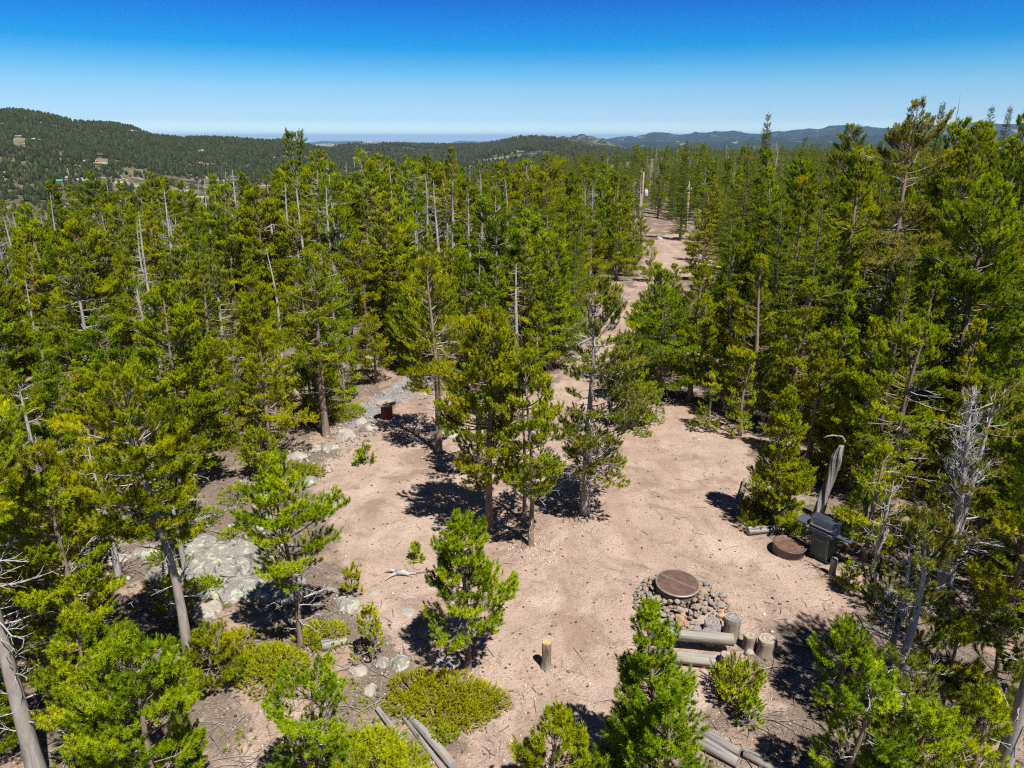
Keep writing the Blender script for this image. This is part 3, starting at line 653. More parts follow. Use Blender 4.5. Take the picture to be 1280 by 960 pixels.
hero(405, 1010, 850, 58, 'young pine with pale bare limbs showing at bottom left of the spreading juniper', **Y, cb=0.12, dens=0.85, dead=1.4, shape='flat', gap=0.3)
hero(480, 1060, 925, 62, 'low yellow green pine top at bottom edge left of the fallen logs', **Y, leaf='juniper', cb=0.02, dens=1.2, dead=0.1, shape='round')
hero(52, 985, 440, 80, 'large pine with thick bare grey trunk and broken limbs at bottom left corner', cb=0.66, dens=0.9, dead=2.2, shape='round', bark='bark_grey', r0=0.14, asym=0.4, az0=4.7)
hero(240, 858, 466, 76, 'pine with a long bare dark trunk and spreading flat crown at left', cb=0.52, dens=1.5, dead=0.7, shape='round', bark='bark_grey', r0=0.11, gap=0.2)
hero(1246, 985, 470, 100, 'tall pine whose dark bare trunk rises at bottom right corner', cb=0.62, dens=0.9, dead=0.8, shape='round', bark='bark_grey', r0=0.13, asym=0.6, az0=1.6)
hero(966, 655, 488, 42, 'full bushy young pine standing left of the twisted snag and grill', **Y, leaf='pine_fresh', cb=0.02, dens=2.3, asym=0.05, dead=0.1, gap=0.12)
hero(1108, 905, 660, 62, 'scraggly grey limber pine with bleached bare limbs at lower right', leaf='limber', cb=0.12, dens=0.5, dead=5.5, shape='round', bark='dead', r0=0.10, gap=0.46)
hero(1185, 730, 478, 64, 'pine with a fan of bare silver twigs at its top on the right', leaf='limber', cb=0.10, dens=0.5, dead=2.6, shape='round', bark='dead', r0=0.10, gap=0.45, topgap=0.4)
hero(1080, 700, 560, 40, 'yellowish scrubby pine right of the grill', leaf='pine', cb=0.10, dens=0.75, dead=1.2, shape='round', gap=0.35)
hero(1135, 790, 640, 46, 'thin crowned pine in front of the silver twig pine', leaf='limber', cb=0.14, dens=0.5, dead=3.0, shape='round', gap=0.36)
hero(1252, 800, 590, 52, 'dense green pine at the right edge above the dark trunk', cb=0.10, dens=1.0, dead=0.6, shape='round', gap=0.28)
for (u, v, vt, wp, lb, kw) in [
    (1050, 1010, 835, 52, 'low pine at bottom right beside the shaded dirt', dict(cb=0.05, dens=0.75, dead=2.2, shape='round')),
    (1130, 1040, 890, 60, 'low pine at bottom edge below the bleached limber pine', dict(cb=0.05, dens=0.75, dead=2.2, shape='round')),
    (1200, 1010, 870, 44, 'dark low pine at bottom edge left of the dark trunk', dict(cb=0.05, dens=0.8, dead=1.0, shape='round')),
    (1172, 900, 770, 40, 'short shaded pine between the bleached pine and the dark trunk', dict(cb=0.08, dens=0.7, dead=2.2, shape='round')),
    (1045, 890, 785, 38, 'small scrubby pine at the shaded right edge of the clearing', dict(cb=0.05, dens=0.7, dead=1.6, shape='round')),
    (205, 1035, 805, 78, 'broad low pine filling the foreground at lower left', dict(cb=0.04, dens=1.2, dead=0.8, shape='round')),
    (105, 835, 560, 62, 'yellow green pine in front of the left edge forest', dict(cb=0.22, dens=1.1, dead=1.0, shape='round')),
    (135, 965, 765, 56, 'leafy pine right of the thick bare grey trunk at bottom left', dict(cb=0.1, dens=0.9, dead=1.3, shape='round')),
    (268, 862, 790, 32, 'small shrubby pine left of the round juniper', dict(cb=0.03, dens=1.1, dead=0.3, shape='round')),
    (222, 775, 725, 20, 'small scrubby pine beside the lichen slab', dict(cb=0.03, dens=0.8, dead=0.8, shape='round')),
    (-30, 820, 600, 60, 'dense pine cut by the left edge of the photo', dict(cb=0.15, dens=1.0, dead=0.8, shape='round')),
    (232, 668, 515, 46, 'grey twigged pine with drooping limbs above the lichen slab', dict(cb=0.06, dens=0.8, dead=2.4, shape='round', bark='bark_grey', leaf='limber')),
    (275, 560, 432, 40, 'leafy pine in the left forest above the grey twigged pine', dict(cb=0.06, dens=1.3, dead=0.6, shape='round')),
    (210, 590, 480, 32, 'small leafy pine behind the flat crowned left pine', dict(cb=0.05, dens=1.2, dead=0.8, shape='round')),
    (120, 690, 560, 40, 'low leafy pine left of the long bare dark trunk', dict(cb=0.05, dens=1.1, dead=1.4, shape='round')),
    (305, 520, 425, 34, 'leafy pine left of the dense bright pine at the margin', dict(cb=0.08, dens=1.2, dead=0.6, shape='cone')),
    (1222, 915, 770, 46, 'grey green scrubby pine just left of the dark bottom right trunk', dict(cb=0.04, dens=1.0, dead=2.2, shape='round', leaf='limber')),
    (1105, 1000, 850, 46, 'grey green low pine at bottom edge between the two low right pines', dict(cb=0.04, dens=0.9, dead=2.2, shape='round', leaf='limber')),
    (1262, 690, 520, 48, 'leafy pine at the right edge beside the silver twig pine', dict(cb=0.04, dens=1.2, dead=0.8, shape='round')),
    (245, 508, 400, 36, 'bushy pine behind the leafy left forest pine', dict(cb=0.06, dens=1.3, dead=0.6, shape='cone')),
    (430, 500, 420, 26, 'bushy low pine right of the brown bare trunk', dict(cb=0.04, dens=1.3, dead=0.2, shape='round')),
    (350, 505, 415, 30, 'bushy pine left of the brown bare trunk', dict(cb=0.05, dens=1.3, dead=0.4, shape='cone')),
    (45, 760, 560, 52, 'yellow green pine near the left edge behind the bare grey trunk', dict(cb=0.08, dens=1.2, dead=0.8, shape='round')),
    (330, 600, 540, 26, 'short pine at the rocks left of the clearing', dict(cb=0.05, dens=1.0, dead=0.2, shape='round'))]:
    hero(u, v, vt, wp, lb, **kw)
# row behind the clearing, right of the road
for (u, v, vt, wp, lb, kw) in [
    (824, 499, 338, 54, 'dark full pine at left end of the row behind the clearing', dict(cb=0.14, dens=1.65, dead=0.2)),
    (862, 500, 330, 38, 'second pine from left in the row behind the clearing', dict(cb=0.16, dens=1.65, dead=0.2)),
    (905, 512, 362, 34, 'third pine from left in the row behind the clearing', dict(cb=0.12, dens=1.50, dead=0.2)),
    (935, 528, 318, 40, 'taller fourth pine in the row behind the clearing', dict(cb=0.12, dens=1.50, dead=0.2)),
    (985, 545, 350, 40, 'fifth pine in the row behind the clearing', dict(cb=0.10, dens=1.50, dead=0.2)),
    (800, 486, 408, 20, 'small pine at the mouth of the dirt road', dict(cb=0.05, dens=1.50, dead=0.1)),
    (840, 470, 390, 26, 'young pine behind the left end of the back row', dict(cb=0.06, dens=1.50, dead=0.1)),
    (806, 472, 330, 32, 'narrow pine standing at the road mouth in front of the bend', dict(cb=0.10, dens=1.65, dead=0.2)),
    (788, 345, 268, 16, 'slim pine at the left margin of the road below the transformer pole', dict(cb=0.06, dens=1.50, dead=0.1)),
    (866, 325, 262, 15, 'slim pine at the right margin of the far road', dict(cb=0.04, dens=1.0, dead=0.1)),
    (800, 318, 258, 15, 'slim pine left of the far road bend', dict(cb=0.04, dens=1.0, dead=0.1)),
    (812, 352, 300, 13, 'small pine in the middle of the road bend', dict(cb=0.04, dens=1.0, dead=0.1)),
    (838, 395, 330, 16, 'small pine at the right margin of the road before its bend', dict(cb=0.04, dens=1.50, dead=0.1)),
    (1078, 668, 572, 28, 'dense low pine to the right of the grill', dict(cb=0.02, dens=1.7, dead=0.2)),
    (1040, 600, 470, 34, 'dark dense pine right behind the hooked branch of the snag', dict(cb=0.04, dens=1.6, dead=0.2)),
    (625, 488, 385, 34, 'leafy pine behind the middle clump', dict(cb=0.06, dens=1.5, dead=0.3)),
    (672, 474, 378, 30, 'leafy pine between the middle clump and the old half bare pine', dict(cb=0.06, dens=1.5, dead=0.3)),
    (742, 470, 412, 20, 'small pine on the dirt road margin behind the old half bare pine', dict(cb=0.05, dens=1.6, dead=0.1)),
    (770, 498, 436, 18, 'small bright pine at the road mouth left of the back row', dict(cb=0.03, dens=1.6, dead=0.1)),
    (700, 438, 345, 24, 'pine left of the dirt road behind the old half bare pine', dict(cb=0.08, dens=1.5, dead=0.3)),
    (1180, 600, 400, 46, 'leafy pine behind the silver twig pine', dict(cb=0.06, dens=1.5, dead=0.2)),
    (1095, 560, 350, 44, 'dense pine below the tallest limber pine', dict(cb=0.06, dens=1.5, dead=0.2)),
    (1030, 500, 290, 40, 'tall dense pine behind the fifth pine of the back row', dict(cb=0.06, dens=1.5, dead=0.2)),
    (970, 470, 280, 36, 'tall dense pine behind the middle of the back row', dict(cb=0.06, dens=1.5, dead=0.2)),
    (1260, 560, 320, 50, 'tall dense pine at the right edge', dict(cb=0.06, dens=1.5, dead=0.2)),
    (885, 538, 468, 18, 'low pine in front of the back row', dict(cb=0.05, dens=0.9, dead=0.2)),
    (925, 545, 440, 22, 'small bushy pine at the right end corner of the clearing', dict(cb=0.05, dens=1.50, dead=0.2)),
    (1010, 580, 410, 42, 'pine behind the twisted snag', dict(cb=0.10, dens=1.50, dead=0.2)),
    (1062, 610, 400, 46, 'bright pine right of the twisted snag', dict(cb=0.10, dens=1.50, dead=0.2)),
    (1130, 560, 330, 50, 'tall bushy pine above the silver twig pine', dict(cb=0.08, dens=1.50, dead=0.2)),
    (1222, 640, 400, 50, 'leafy pine right of the silver twig pine', dict(cb=0.08, dens=1.50, dead=0.2)),
    (876, 352, 262, 22, 'round topped pine beside the far bend of the dirt road', dict(cb=0.10, dens=1.50, dead=0.2)),
    (930, 380, 285, 26, 'pine right of the dirt road bend', dict(cb=0.08, dens=1.50, dead=0.2)),
    (770, 350, 255, 26, 'dense pine left of the dirt road', dict(cb=0.08, dens=1.65, dead=0.2)),
    (735, 362, 262, 28, 'dense pine at the left margin of the dirt road', dict(cb=0.10, dens=1.65, dead=0.2)),
    (700, 360, 250, 30, 'pine two trees left of the dirt road', dict(cb=0.10, dens=1.65, dead=0.2)),
    (665, 372, 268, 30, 'pine three trees left of the dirt road', dict(cb=0.12, dens=1.50, dead=0.2))]:
    hero(u, v, vt, wp, lb, leaf='pine', **kw)
# tall trees against the sky on the right
hero(1088, 512, 126, 58, 'tallest grey green limber pine breaking the skyline on the right', leaf='limber', cb=0.30, dens=1.0, dead=2.6, shape='column', gap=0.34, bark='bark', r0=0.19, seed=77)
hero(1152, 520, 150, 76, 'tall lush yellow green pine on the right reaching the skyline', cb=0.06, dens=1.5, dead=0.3, shape='cone', gap=0.16, r0=0.15)
hero(1035, 392, 156, 36, 'dark round topped pine left of the tallest pine at the skyline', leaf='limber', cb=0.35, dens=1.0, dead=0.8, shape='round', gap=0.25)
hero(1240, 380, 158, 26, 'spreading pine at the skyline near the right edge', leaf='limber', cb=0.3, dens=0.9, dead=0.8, shape='round')
hero(1275, 370, 140, 24, 'round pine crown at the skyline cut by the right edge', leaf='limber', cb=0.3, dens=0.9, dead=0.6, shape='round')
for (u, v, vt, wp, lb) in [(940, 336, 142, 10, 'tall dark spire spruce standing above the far forest'), (985, 345, 172, 9, 'thin spire spruce right of the tall dark spire'),
    (1198, 340, 134, 11, 'spire spruce at the skyline left of the leaning thin spire'), (1222, 332, 132, 8, 'very thin spire spruce at the skyline on the right'),
    (1143, 330, 128, 10, 'narrow spruce spire behind the tall lush pine'), (950, 330, 196, 9, 'spruce spire at the right of the tall dark spire'),
    (850, 300, 176, 9, 'narrow spruce spire above the bare utility pole'), (1120, 325, 150, 9, 'small spruce spire between the two tallest pines'), (1262, 330, 146, 9, 'spruce spire near the right edge skyline')]:
    hero_spruce(u, v, vt, wp, lb, cb=0.08)
hero_snag(1149, 332, 118, 5, 'leaning bare spike of dead trunk above the tall lush pine', nb=8, lean=(0.5, 0), r0=0.12)
# tufted and dead trunks on the left and centre
hero(392, 402, 170, 17, 'very tall bare trunk with a small tuft of needles on top at left skyline', cb=0.80, dens=0.9, dead=0.15, shape='flat', bark='dead', r0=0.10, lean=(-0.5, 0), gap=0.1)
for (u, v, vt, wp, lb, kw) in [
    (408, 392, 190, 22, 'tall pine right of the tufted bare trunk', dict(cb=0.5, dens=1.0, dead=1.2, shape='column', bark='bark_grey')),
    (430, 410, 205, 24, 'half bare grey trunked pine in the left centre forest', dict(cb=0.45, dens=0.7, dead=2.2, shape='column', bark='dead')),
    (463, 372, 190, 22, 'tall leafy pine at left centre of the forest skyline', dict(cb=0.35, dens=1.1, dead=0.8, shape='column')),
    (522, 375, 204, 22, 'flat tufted pine on a pale trunk in the centre forest', dict(cb=0.66, dens=1.2, dead=1.2, shape='round', bark='dead')),
    (568, 368, 186, 20, 'tall dark topped pine with pale trunk in the centre skyline', dict(cb=0.55, dens=1.2, dead=0.8, shape='cone', bark='dead')),
    (682, 352, 194, 26, 'dark layered pine on a long trunk in the centre skyline', dict(cb=0.45, dens=1.1, dead=0.7, shape='column')),
    (620, 350, 205, 18, 'narrow pine in the centre forest between two bare trunks', dict(cb=0.4, dens=1.0, dead=1.0, shape='column')),
    (300, 420, 232, 26, 'bushy pine in the left forest below the hillside', dict(cb=0.35, dens=1.1, dead=0.6, shape='round')),
    (385, 470, 322, 38, 'broad bright pine in the left forest above the brown trunk', dict(cb=0.2, dens=1.1, dead=0.5, shape='cone')),
    (545, 470, 330, 42, 'broad bushy pine left of the middle clump', dict(cb=0.2, dens=1.1, dead=0.6, shape='round'))]:
    hero(u, v, vt, wp, lb, **kw)
for (u, v, vt, wp, lb, kw) in [
    (352, 448, 308, 8, 'thin bare pole of a dead trunk in the left forest', dict(nb=8, r0=0.08)),
    (496, 372, 205, 7, 'straight bare dead pole in the centre forest', dict(nb=8, r0=0.10)),
    (645, 455, 330, 24, 'silver dead tree with bare branches in front of the centre forest', dict(nb=60, r0=0.12, up=-0.1)),
    (550, 380, 225, 22, 'grey twiggy dead tree left of the dark topped pine', dict(nb=60)),
    (536, 385, 218, 18, 'bleached dead tree with twigs in the centre forest', dict(nb=55)),
    (425, 420, 235, 26, 'grey twiggy dead tree in the left centre forest', dict(nb=70)),
    (125, 450, 330, 34, 'grey brush topped dead tree in the left forest', dict(nb=80, up=0.6, z0=0.4)),
    (190, 478, 340, 14, 'thin pale dead trunk in the left forest', dict(nb=30)),
    (205, 500, 370, 16, 'pale twiggy dead trunk left of the bright pine', dict(nb=36)),
    (655, 352, 240, 8, 'straight pale dead pole left of the dark layered pine', dict(nb=8)),
    (664, 350, 236, 8, 'second straight dead pole left of the dark layered pine', dict(nb=6)),
    (633, 352, 222, 12, 'grey dead trunk in the centre forest', dict(nb=24)),
    (728, 330, 222, 14, 'small grey twig tree near the left utility pole', dict(nb=60, up=0.5)),
    (1172, 742, 482, 56, 'silver fan of bare upright branches beside the half dead pine', dict(nb=150, up=1.0, tw=9, z0=0.45)),
    (1088, 745, 600, 40, 'grey dead twig tree right of the grill', dict(nb=46, up=0.3)),
    (1100, 880, 690, 46, 'bleached tangle of dead limbs at lower right', dict(nb=90, up=0.0, tw=8, z0=0.1, r0=0.07)),
    (60, 640, 480, 40, 'grey bare dead tree at left edge', dict(nb=60, up=0.1)),
    (330, 520, 420, 22, 'small grey dead tree behind the left margin pine', dict(nb=50)),
    (215, 770, 690, 40, 'low bleached dead branches beside the lichen slab', dict(nb=26, up=-0.1, z0=0.1, r0=0.04)),
    (150, 730, 560, 46, 'grey dead tree among the left foreground pines', dict(nb=60, up=0.0))]:
    hero_snag(u, v, vt, wp, lb, **kw)

# ------------------------------------------------------------------ the rest of the forest: prototypes, then copies
PV = []     # pines: (phrase, source object or None, height, builder)
def pv(kind, phrase, h, leaf, bark, gen, **kw): PV.append(dict(kind=kind, phrase=phrase, h=h, leaf=leaf, bark=bark, gen=gen, kw=kw, src=None))
pv('pine_tree', 'bushy pine', 6.0, 'pine', 'bark', pine_geo, cb=0.10, W=1.40, shape='cone', dens=1.40, dead=0.25)
pv('pine_tree', 'round crowned pine', 6.0, 'pine', 'bark', pine_geo, cb=0.30, W=1.40, shape='round', dens=1.0, dead=0.8)
pv('pine_tree', 'open crowned pine', 6.5, 'pine', 'bark_grey', pine_geo, cb=0.28, W=1.46, shape='round', dens=0.75, dead=1.6, gap=0.36)
pv('pine_tree', 'slender leafy pine', 7.0, 'pine', 'bark', pine_geo, cb=0.14, W=1.06, shape='column', dens=1.47, dead=0.25)
pv('pine_tree', 'lopsided pine', 6.2, 'pine', 'bark', pine_geo, cb=0.22, W=1.40, shape='round', dens=0.9, dead=1.0, asym=0.55, gap=0.33)
pv('pine_tree', 'pointed pine', 7.0, 'pine', 'bark', pine_geo, cb=0.08, W=1.51, shape='cone', dens=1.40, dead=0.25)
pv('pine_tree', 'tufted pine', 7.5, 'pine', 'bark_grey', pine_geo, cb=0.5, W=1.12, shape='round', dens=1.1, dead=1.5)
pv('pine_tree', 'greyish pine', 6.5, 'limber', 'bark_grey', pine_geo, cb=0.25, W=1.34, shape='column', dens=0.8, dead=1.8, gap=0.36)
pv('pine_tree', 'full crowned pine', 6.5, 'pine', 'bark', pine_geo, cb=0.12, W=1.62, shape='round', dens=1.54, dead=0.25, gap=0.22)
pv('young_pine', 'bright young pine', 3.2, 'pine_fresh', 'bark', pine_geo, cb=0.04, W=0.90, shape='cone', dens=1.1, dead=0.1)
pv('young_pine', 'small round pine', 2.6, 'pine', 'bark', pine_geo, cb=0.05, W=0.90, shape='round', dens=1.1, dead=0.3)
pv('young_pine', 'slim young pine', 3.6, 'pine', 'bark', pine_geo, cb=0.08, W=0.73, shape='cone', dens=1.0, dead=0.3)
pv('spruce_tree', 'narrow spruce', 8.5, 'spruce', 'bark_spruce', spruce_geo, W=1.35)
pv('spruce_tree', 'dark spired spruce', 9.0, 'spruce', 'bark_spruce', spruce_geo, W=1.65)
pv('spruce_tree', 'broad based spruce', 8.0, 'spruce', 'bark_spruce', spruce_geo, W=1.9)
pv('spruce_tree', 'thin spruce', 9.0, 'spruce', 'bark_spruce', spruce_geo, W=1.05)
pv('dead_tree', 'grey twiggy dead tree', 6.0, None, 'dead', snag_geo, W=1.1, nb=60)
pv('dead_tree', 'bare dead pole', 7.0, None, 'dead', snag_geo, W=0.6, nb=22, r0=0.085)
pv('dead_tree', 'brush topped dead tree', 5.5, None, 'dead', snag_geo, W=1.2, nb=70, up=0.7, z0=0.4)
pv('dead_tree', 'sparse dead tree', 6.5, None, 'dead', snag_geo, W=1.0, nb=44, up=0.0, r0=0.085)
CATS = dict(pine_tree='pine tree', young_pine='young pine', spruce_tree='spruce', dead_tree='dead tree')
GRP = dict(pine_tree='pines in the forest around the clearing', young_pine='young pines in the forest', spruce_tree='spruces in the far forest', dead_tree='dead grey trees in the forest')
for i, d in enumerate(PV):
    if d['gen'] is pine_geo: d['geo'] = pine_geo(900 + i, d['h'], **d['kw'])
    elif d['gen'] is spruce_geo: d['geo'] = spruce_geo(900 + i, d['h'], **d['kw']) + (None,)
    else:
        a_, b_ = snag_geo(900 + i, d['h'], **d['kw']); d['geo'] = (a_, None, b_)

# no tree stands on the bare ground, and none hides what the photograph shows in front of the forest
NOTREE_PX = [(250, 1020), (280, 890), (300, 800), (330, 730), (300, 660), (350, 590), (425, 540), (440, 505), (505, 462), (560, 478), (690, 480), (695, 462), (735, 430), (740, 360),
             (765, 345), (795, 355), (800, 300), (838, 282), (868, 282), (880, 315), (925, 335), (910, 360), (850, 350), (830, 358), (810, 400), (790, 440), (778, 470), (815, 492),
             (885, 498), (955, 545), (1040, 600), (1060, 640), (1100, 720), (1080, 800), (1010, 830), (1000, 960), (960, 1100), (560, 1100), (250, 1100)]
NOTREE = TO(NOTREE_PX)
PROT = [[(300, 560), (385, 570), (425, 535), (440, 490), (505, 462), (560, 470), (600, 560), (700, 600), (720, 560), (800, 510), (880, 500), (940, 540), (1020, 545), (1045, 545), (1045, 640), (1080, 680), (1075, 760),
         (1000, 830), (990, 960), (300, 960), (290, 700), (250, 660)],
        [(742, 372), (790, 360), (806, 305), (792, 285), (796, 210), (806, 208), (824, 225), (820, 262), (838, 285), (850, 280), (852, 222), (862, 222), (862, 285), (880, 318), (905, 345), (850, 342), (815, 352), (790, 420), (750, 430)]]
HMAX = dict(r=[12, 20, 28, 40, 60, 90, 150, 400], a=[-38, -15, 0, 12, 22, 38],
    t=[[4.2, 4.0, 3.6, 3.8, 4.2, 4.4], [4.9, 5.0, 4.8, 5.2, 5.8, 6.0], [5.4, 5.6, 5.8, 6.0, 7.2, 8.0], [5.9, 6.6, 6.9, 6.8, 8.2, 9.6],
       [6.2, 7.6, 7.6, 7.4, 8.8, 10.2], [6.2, 7.2, 7.4, 7.4, 9.0, 10.2], [6.5, 7.0, 8.0, 9.4, 9.8, 10.6], [7, 8, 8.5, 9.6, 10, 10.8]])
def typical_h(r, a):
    rows = [np.interp(a, HMAX['a'], t) for t in HMAX['t']]; return float(np.interp(r, HMAX['r'], rows))
rf = np.random.default_rng(2024)
cell = {}
def near_ok(x, y, d):
    cx, cy = int(x // 4), int(y // 4); k_ = int(d // 4) + 1
    for i in range(cx - k_, cx + k_ + 1):
        for j in range(cy - k_, cy + k_ + 1):
            for (a, b, q) in cell.get((i, j), ()):
                if (a - x) ** 2 + (b - y) ** 2 < max(q, d) ** 2: return False
    return True
def mark(x, y, q): cell.setdefault((int(x // 4), int(y // 4)), []).append((x, y, q))
for (a, b, q) in HEROES: mark(a, b, min(q + 0.25, 1.3))
for u_p, v_p in ((801, 281), (857, 289), (838, 284), (854, 279), (820, 284), (846, 288)):
    q_ = G(u_p, v_p); mark(q_.x, q_.y, 3.2)
cands = []
NT = 16000
rad = 11.5 * (680 / 11.5) ** (rf.random(NT) ** 0.92); azd = rf.uniform(-43, 43, NT)
order = np.argsort(rad)
xs_, ys_ = rad * np.sin(np.radians(azd)), rad * np.cos(np.radians(azd))
nt_in = in_poly(xs_, ys_, NOTREE); zs_ = tz(xs_, ys_); dbare = sdist(xs_, ys_, BARE)
for i in order:
    x, y, r, a = xs_[i], ys_[i], rad[i], azd[i]
    if nt_in[i] or dbare[i] < 0.5: continue
    if a < -9 and r > 75 + (a + 43) * 1.0: continue
    if a < 2 and r > 230: continue
    sp = (1.15 if a < 3 else 1.12) + 0.010 * r + (0.1 if a > 3 and r < 30 else 0) + (0.1 if (a < -5 and r < 26) else 0)
    if r > 120: sp += 0.012 * (r - 120)
    if a < -8 and r < 30 and fbm(np.array([x * 0.16]), np.array([y * 0.16]), 61, 3)[0] < -0.22: continue
    if not near_ok(x, y, sp): continue
    young = rf.random() < (0.30 if r < 60 else 0.06); dead = (not young) and rf.random() < ((0.20 if r > 28 else 0.05) if a < 2 else 0.05)
    h = typical_h(r, a) * rf.uniform(0.66, 1.18)
    if young: h = rf.uniform(1.6, 3.4)
    z = zs_[i]
    # image-space footprint against the protected outlines
    ok = True; us, vs = [], []
    for q in (0.06, 0.25, 0.45, 0.65, 0.85, 1.0):
        for side in (-0.85, 0, 0.85):
            u, v = proj(x + side * (1 - 0.6 * q) * h / 5.5, y, z + q * h); us.append(u); vs.append(v)
    us, vs = np.array(us), np.array(vs)
    if us.max() < -60 or us.min() > 1340 or vs.min() > 985: continue
    for P in PROT[:2 if r < 122 else 1]:
        if in_poly(us, vs, P).any(): ok = False
    if not ok: continue
    if young: kind = 'young_pine'
    elif dead: kind = 'dead_tree'
    else:
        ps = 0.03 if a < 0 else (0.36 if r < 45 else 0.68 if r < 110 else 0.85)
        if r > 75 and a > -6: ps = max(ps, 0.45)
        kind = 'spruce_tree' if rf.random() < ps else 'pine_tree'
    mark(x, y, sp); cands.append(dict(kind=kind, x=x, y=y, z=z, h=h, r=r, a=a, u=float(us[1]), v=float(vs[1]), rz=rf.random() * 6.28))
LIMIT = dict(pine_tree=290, young_pine=190, spruce_tree=200, dead_tree=110)
things_, rest = [], []
cnt = {k_: 0 for k_ in LIMIT}
for c in cands:
    ang = c['h'] / c['r']
    if c['r'] < 190 and cnt[c['kind']] < LIMIT[c['kind']]: cnt[c['kind']] += 1; things_.append(c)
    else: rest.append(c)
FILL = []
for c in things_:
    opts = [d for d in PV if d['kind'] == c['kind']]
    if c['kind'] == 'pine_tree':
        wgt = [1.3, 1.2, 0.8, 1.0, 0.9, 1.0, 0.7, 0.7, 1.1] if c['a'] < 3 else [2.0, 0.25, 0.1, 1.8, 0.3, 2.4, 0.05, 0.1, 1.4]
        d = opts[rf.choice(len(opts), p=np.array(wgt) / sum(wgt))]
    else: d = opts[rf.integers(len(opts))]
    s = c['h'] / d['h']; sc = (s * rf.uniform(0.9, 1.1), s * rf.uniform(0.9, 1.1), s); loc = (c['x'], c['y'], c['z'])
    if d['src'] is None:
        tg, cg, dg = d['geo']; o = tree_obj(c['kind'], d['phrase'], CATS[c['kind']], GRP[c['kind']], tg, cg, dg, d['leaf'] or 'pine', d['bark'], loc)
        o.rotation_euler = (0, 0, c['rz']); o.scale = sc; d['src'] = o
    else: o = copy_tree(d['src'], c['kind'], loc, c['rz'], sc, d['phrase'], GRP[c['kind']])
    FILL.append((o, c, d))

# beyond them the forest reads as one mass
def scatter_stuff(name, pts, srcs):
    """pts: list of (x,y,z,rot,scale,vid); srcs: lists of objects whose local geometry is instanced"""
    me = bpy.data.meshes.new(name); me.from_pydata([p[:3] for p in pts], [], [])
    for nm, idx in (('rot', 3), ('scl', 4), ('vid', 5)):
        at = me.attributes.new(nm, 'FLOAT', 'POINT'); at.data.foreach_set('value', np.array([p[idx] for p in pts], np.float32))
    o = link(name, me); tag(o, kind='stuff')
    g = bpy.data.node_groups.new(name, 'GeometryNodeTree')
    g.interface.new_socket('Geometry', in_out='INPUT', socket_type='NodeSocketGeometry'); g.interface.new_socket('Geometry', in_out='OUTPUT', socket_type='NodeSocketGeometry')
    gi = g.nodes.new('NodeGroupInput'); go = g.nodes.new('NodeGroupOutput'); ja = g.nodes.new('GeometryNodeJoinGeometry')
    def na(nm):
        q = g.nodes.new('GeometryNodeInputNamedAttribute'); q.data_type = 'FLOAT'; q.inputs['Name'].default_value = nm; return q.outputs['Attribute']
    rot, scl, vid = na('rot'), na('scl'), na('vid'); cx = g.nodes.new('ShaderNodeCombineXYZ'); g.links.new(rot, cx.inputs['Z'])
    for k_, objs in enumerate(srcs):
        jn = g.nodes.new('GeometryNodeJoinGeometry')
        for ob in objs:
            oi = g.nodes.new('GeometryNodeObjectInfo'); oi.transform_space = 'ORIGINAL'; oi.inputs['Object'].default_value = ob; g.links.new(oi.outputs['Geometry'], jn.inputs[0])
        cp = g.nodes.new('FunctionNodeCompare'); cp.data_type = 'FLOAT'; cp.operation = 'EQUAL'; g.links.new(vid, cp.inputs['A']); cp.inputs['B'].default_value = k_; cp.inputs['Epsilon'].default_value = 0.1
        ip = g.nodes.new('GeometryNodeInstanceOnPoints'); g.links.new(gi.outputs[0], ip.inputs['Points']); g.links.new(cp.outputs[0], ip.inputs['Selection'])
        g.links.new(jn.outputs[0], ip.inputs['Instance']); g.links.new(cx.outputs[0], ip.inputs['Rotation']); g.links.new(scl, ip.inputs['Scale']); g.links.new(ip.outputs[0], ja.inputs[0])
    g.links.new(ja.outputs[0], go.inputs[0]); md = o.modifiers.new('scatter', 'NODES'); md.node_group = g
    return o
far_src = [d for d in PV if d['src'] is not None and d['phrase'] in ('bushy pine', 'slender leafy pine', 'pointed pine', 'narrow spruce', 'dark spired spruce', 'broad based spruce', 'thin spruce', 'grey twiggy dead tree')]
idx = {d['phrase']: i for i, d in enumerate(far_src)}
pts = []
for c in rest:
    opts = [d for d in far_src if d['kind'] == c['kind']] or [far_src[0]]
    d = opts[rf.integers(len(opts))]; pts.append((c['x'], c['y'], c['z'], c['rz'], c['h'] / d['h'], idx[d['phrase']]))
if pts: scatter_stuff('distant_forest', pts, [list(d['src'].children) for d in far_src])
print('forest things', cnt, 'far mass', len(pts))

